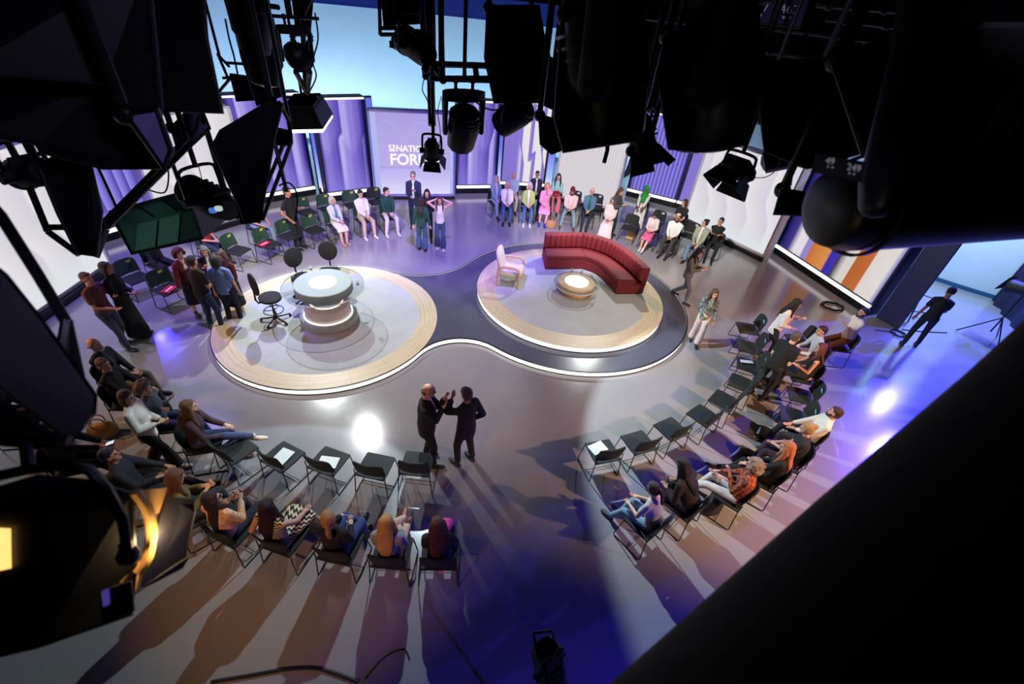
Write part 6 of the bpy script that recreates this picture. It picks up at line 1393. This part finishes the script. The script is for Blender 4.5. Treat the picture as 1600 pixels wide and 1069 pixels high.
rods('truss', 'pair of thin truss tubes under the number plate 463', [[(1110, 34, 3.6), (1400, 70, 3.6)], [(1100, 70, 3.6), (1330, 100, 3.6)], [(1160, 42, 3.6), (1150, 76, 3.6)], [(1260, 54, 3.6), (1250, 90, 3.6)]], .014, top=0)
# ---- bottom centre
f = fresnel('slim lamp with a wire frame standing up at the bottom edge', AT(858, 1040, 3.6), AT(846, 960, 3.4), .10, .5, bd=False, rod=False, round_=False); f.rod(top=.01)
rods('wire_frame', 'thin wire frame at the end of the slim bottom lamp', [[(836, 1010, 3.5), (833, 990, 3.45), (862, 985, 3.45), (867, 1002, 3.5)], [(836, 1000, 3.5), (850, 1069, 3.7)]], .010)
r, c, A, th = slab('led_batten', 'bright blue lit LED batten at the bottom edge beside the rail', [(962, 1062, 3.2), (1042, 1042, 3.2), (1050, 1100, 3.3), (960, 1110, 3.3)], (.02, .05, -.02), rod_at=False)
mb = MB(); nn = (C_O - c).normalized() * .01; mb.add([p * .92 + nn for p in A], [(0, 1, 2, 3)]); mb.build('diffuser', glow((128, 124, 250), 1.1), r, False)
# ---- far right floor gear
p = G(1535, 532); t = thing('lamp_stand', 'black lamp on a tripod stand beside the dark curtain', 'lamp stand', (p.x, p.y, 0), .4)
for k in range(3): a = 2 * PI * k / 3; mb = MB(); mb.tube([(0, 0, .75), (.6 * math.cos(a), .6 * math.sin(a), .02)], .015); mb.build('leg', M_RIGS, t)
mb = MB(); mb.tube([(0, 0, .3), (0, 0, 1.5)], .018); mb.build('pole', M_RIGS, t)
mb = MB(); mb.loft([(0, -.3, 1.6), (0, -.2, 1.62), (0, .2, 1.55), (0, .35, 1.5)], [.1, .15, .16, .2], (1, 0, 0), 16); mb.build('lamp_head', M_RIG, t)
mb = MB(); mb.add([(-.2, .4, 1.75), (.2, .4, 1.75), (.22, .5, 1.35), (-.22, .5, 1.35)], [(0, 1, 2, 3)]); mb.build('barn_door', M_RIG, t, False)
p = G(1402, 522); mb = MB(); R0 = .17
mb.tube([(R0 * (1 + .05 * math.sin(7 * a)) * math.cos(a), R0 * (1 + .05 * math.sin(5 * a)) * math.sin(a), .015 + .012 * (i % 26) / 26 + .012 * (i // 26)) for i, a in enumerate([2 * PI * i / 26 for i in range(79)])], .013, 6)
o = mb.build('cable_coil', M_CABLE); o.location = (p.x, p.y, 0); tag(o, 'coil of black cable on the blue floor', 'cable')
def floor_cable(pts, label, r=.012):
    P = smooth_path([G(*q, .012) for q in pts], 8); c = P[0].copy(); mb = MB(); mb.tube([p - c for p in P], r, 6); o = mb.build('floor_cable', M_CABLE); o.location = c; tag(o, label, 'cable')
floor_cable([(1384, 487), (1420, 486), (1455, 490)], 'black cable running across the blue floor behind the technician')
floor_cable([(1368, 516), (1388, 518), (1400, 520)], 'short black cable leading to the coil')
floor_cable([(1410, 515), (1440, 518), (1480, 520)], 'black cable leading from the coil to the tripod stand')
floor_cable([(1418, 452), (1440, 460), (1470, 470)], 'black cable near the pale blue far wall')
floor_cable([(330, 1066), (390, 1056), (450, 1046), (500, 1046), (560, 1066)], 'bundle of black cable on the floor at the bottom edge', .02)
floor_cable([(570, 1062), (600, 1028), (630, 1015), (640, 1030)], 'thin black cable looping up at the bottom edge', .008)
p = G(1300, 480); mb = MB(); mb.tube([((.30 + .03 * math.sin(9 * a)) * math.cos(a), (.22 + .02 * math.cos(7 * a)) * math.sin(a), .02 + .01 * (i // 30)) for i, a in enumerate([2 * PI * i / 30 for i in range(121)])], .016, 6)
o = mb.build('cable_coil', M_CABLE); o.location = (p.x, p.y, 0); tag(o, 'large loose coil of black cable below the orange striped panel', 'cable')

# ---- clutter of the rig: extra bars, cables, small clamps
for i, (l, lb) in enumerate((([(1276, 8, 3.9), (1400, 18, 3.9)], 'thin bar high at the top right, first above the number plate'), ([(1290, 30, 4.1), (1480, 52, 4.1)], 'thin bar at the top right behind the number plate'), ([(1330, 60, 3.7), (1500, 84, 3.7)], 'thin bar at the top right, lowest of the three'), ([(900, 14, 3.6), (1110, 40, 3.6)], 'long thin bar running left of the number plate'), ([(560, -30, 5.2), (900, -6, 5.2)], 'long bar above the cradle frame'))):
    P = [AT(*q) for q in l]; t = thing('scaffold_bar', lb, 'bar', P[0]); mb = MB(); mb.tube([V((0, 0, 0)), P[1] - P[0]], .018, 8); mb.build('tube', STEEL, t)
    for k in (.15, .5, .85):
        q = (P[1] - P[0]) * k; mb = MB(); mb.bbox(q, (.05, .05, .06), .01); mb.build('clamp', M_RIGS, t)
    mb = MB(); q = (P[1] - P[0]) * .5; mb.tube([q, V((P[0].x + q.x, P[0].y + q.y, GRID_Z)) - P[0]], .012, 8); mb.build('hanging_rod', M_RIGS, t)
for lb, pts, r_ in (('black cable hanging from the lattice hanger past the blue wall', [(492, 20, 4.5), (497, 60, 4.6), (489, 96, 4.7), (494, 120, 4.8), (482, 146, 5.1)], .008), ('thin cable curling beside the telescopic pole', [(664, 118, 4.9), (660, 140, 4.95), (668, 158, 4.95), (672, 180, 5.0)], .006), ('cable sagging from the centre moving head to the right', [(742, 158, 4.0), (756, 168, 3.9), (775, 172, 3.6), (790, 164, 3.4)], .007), ('cable drooping from the small fresnel lamp', [(690, 150, 4.9), (684, 175, 4.95), (688, 205, 5.0), (686, 236, 5.0)], .005), ('thin cable across the pale plate beside the wedge lamp', [(286, 190, 3.1), (292, 206, 3.1), (306, 204, 3.1), (312, 180, 3.1)], .006), ('thin cable at the left of the blue wall', [(352, 30, 2.9), (358, 60, 3.0), (366, 90, 3.1), (372, 120, 3.2)], .006)): cable(lb, pts, r_)
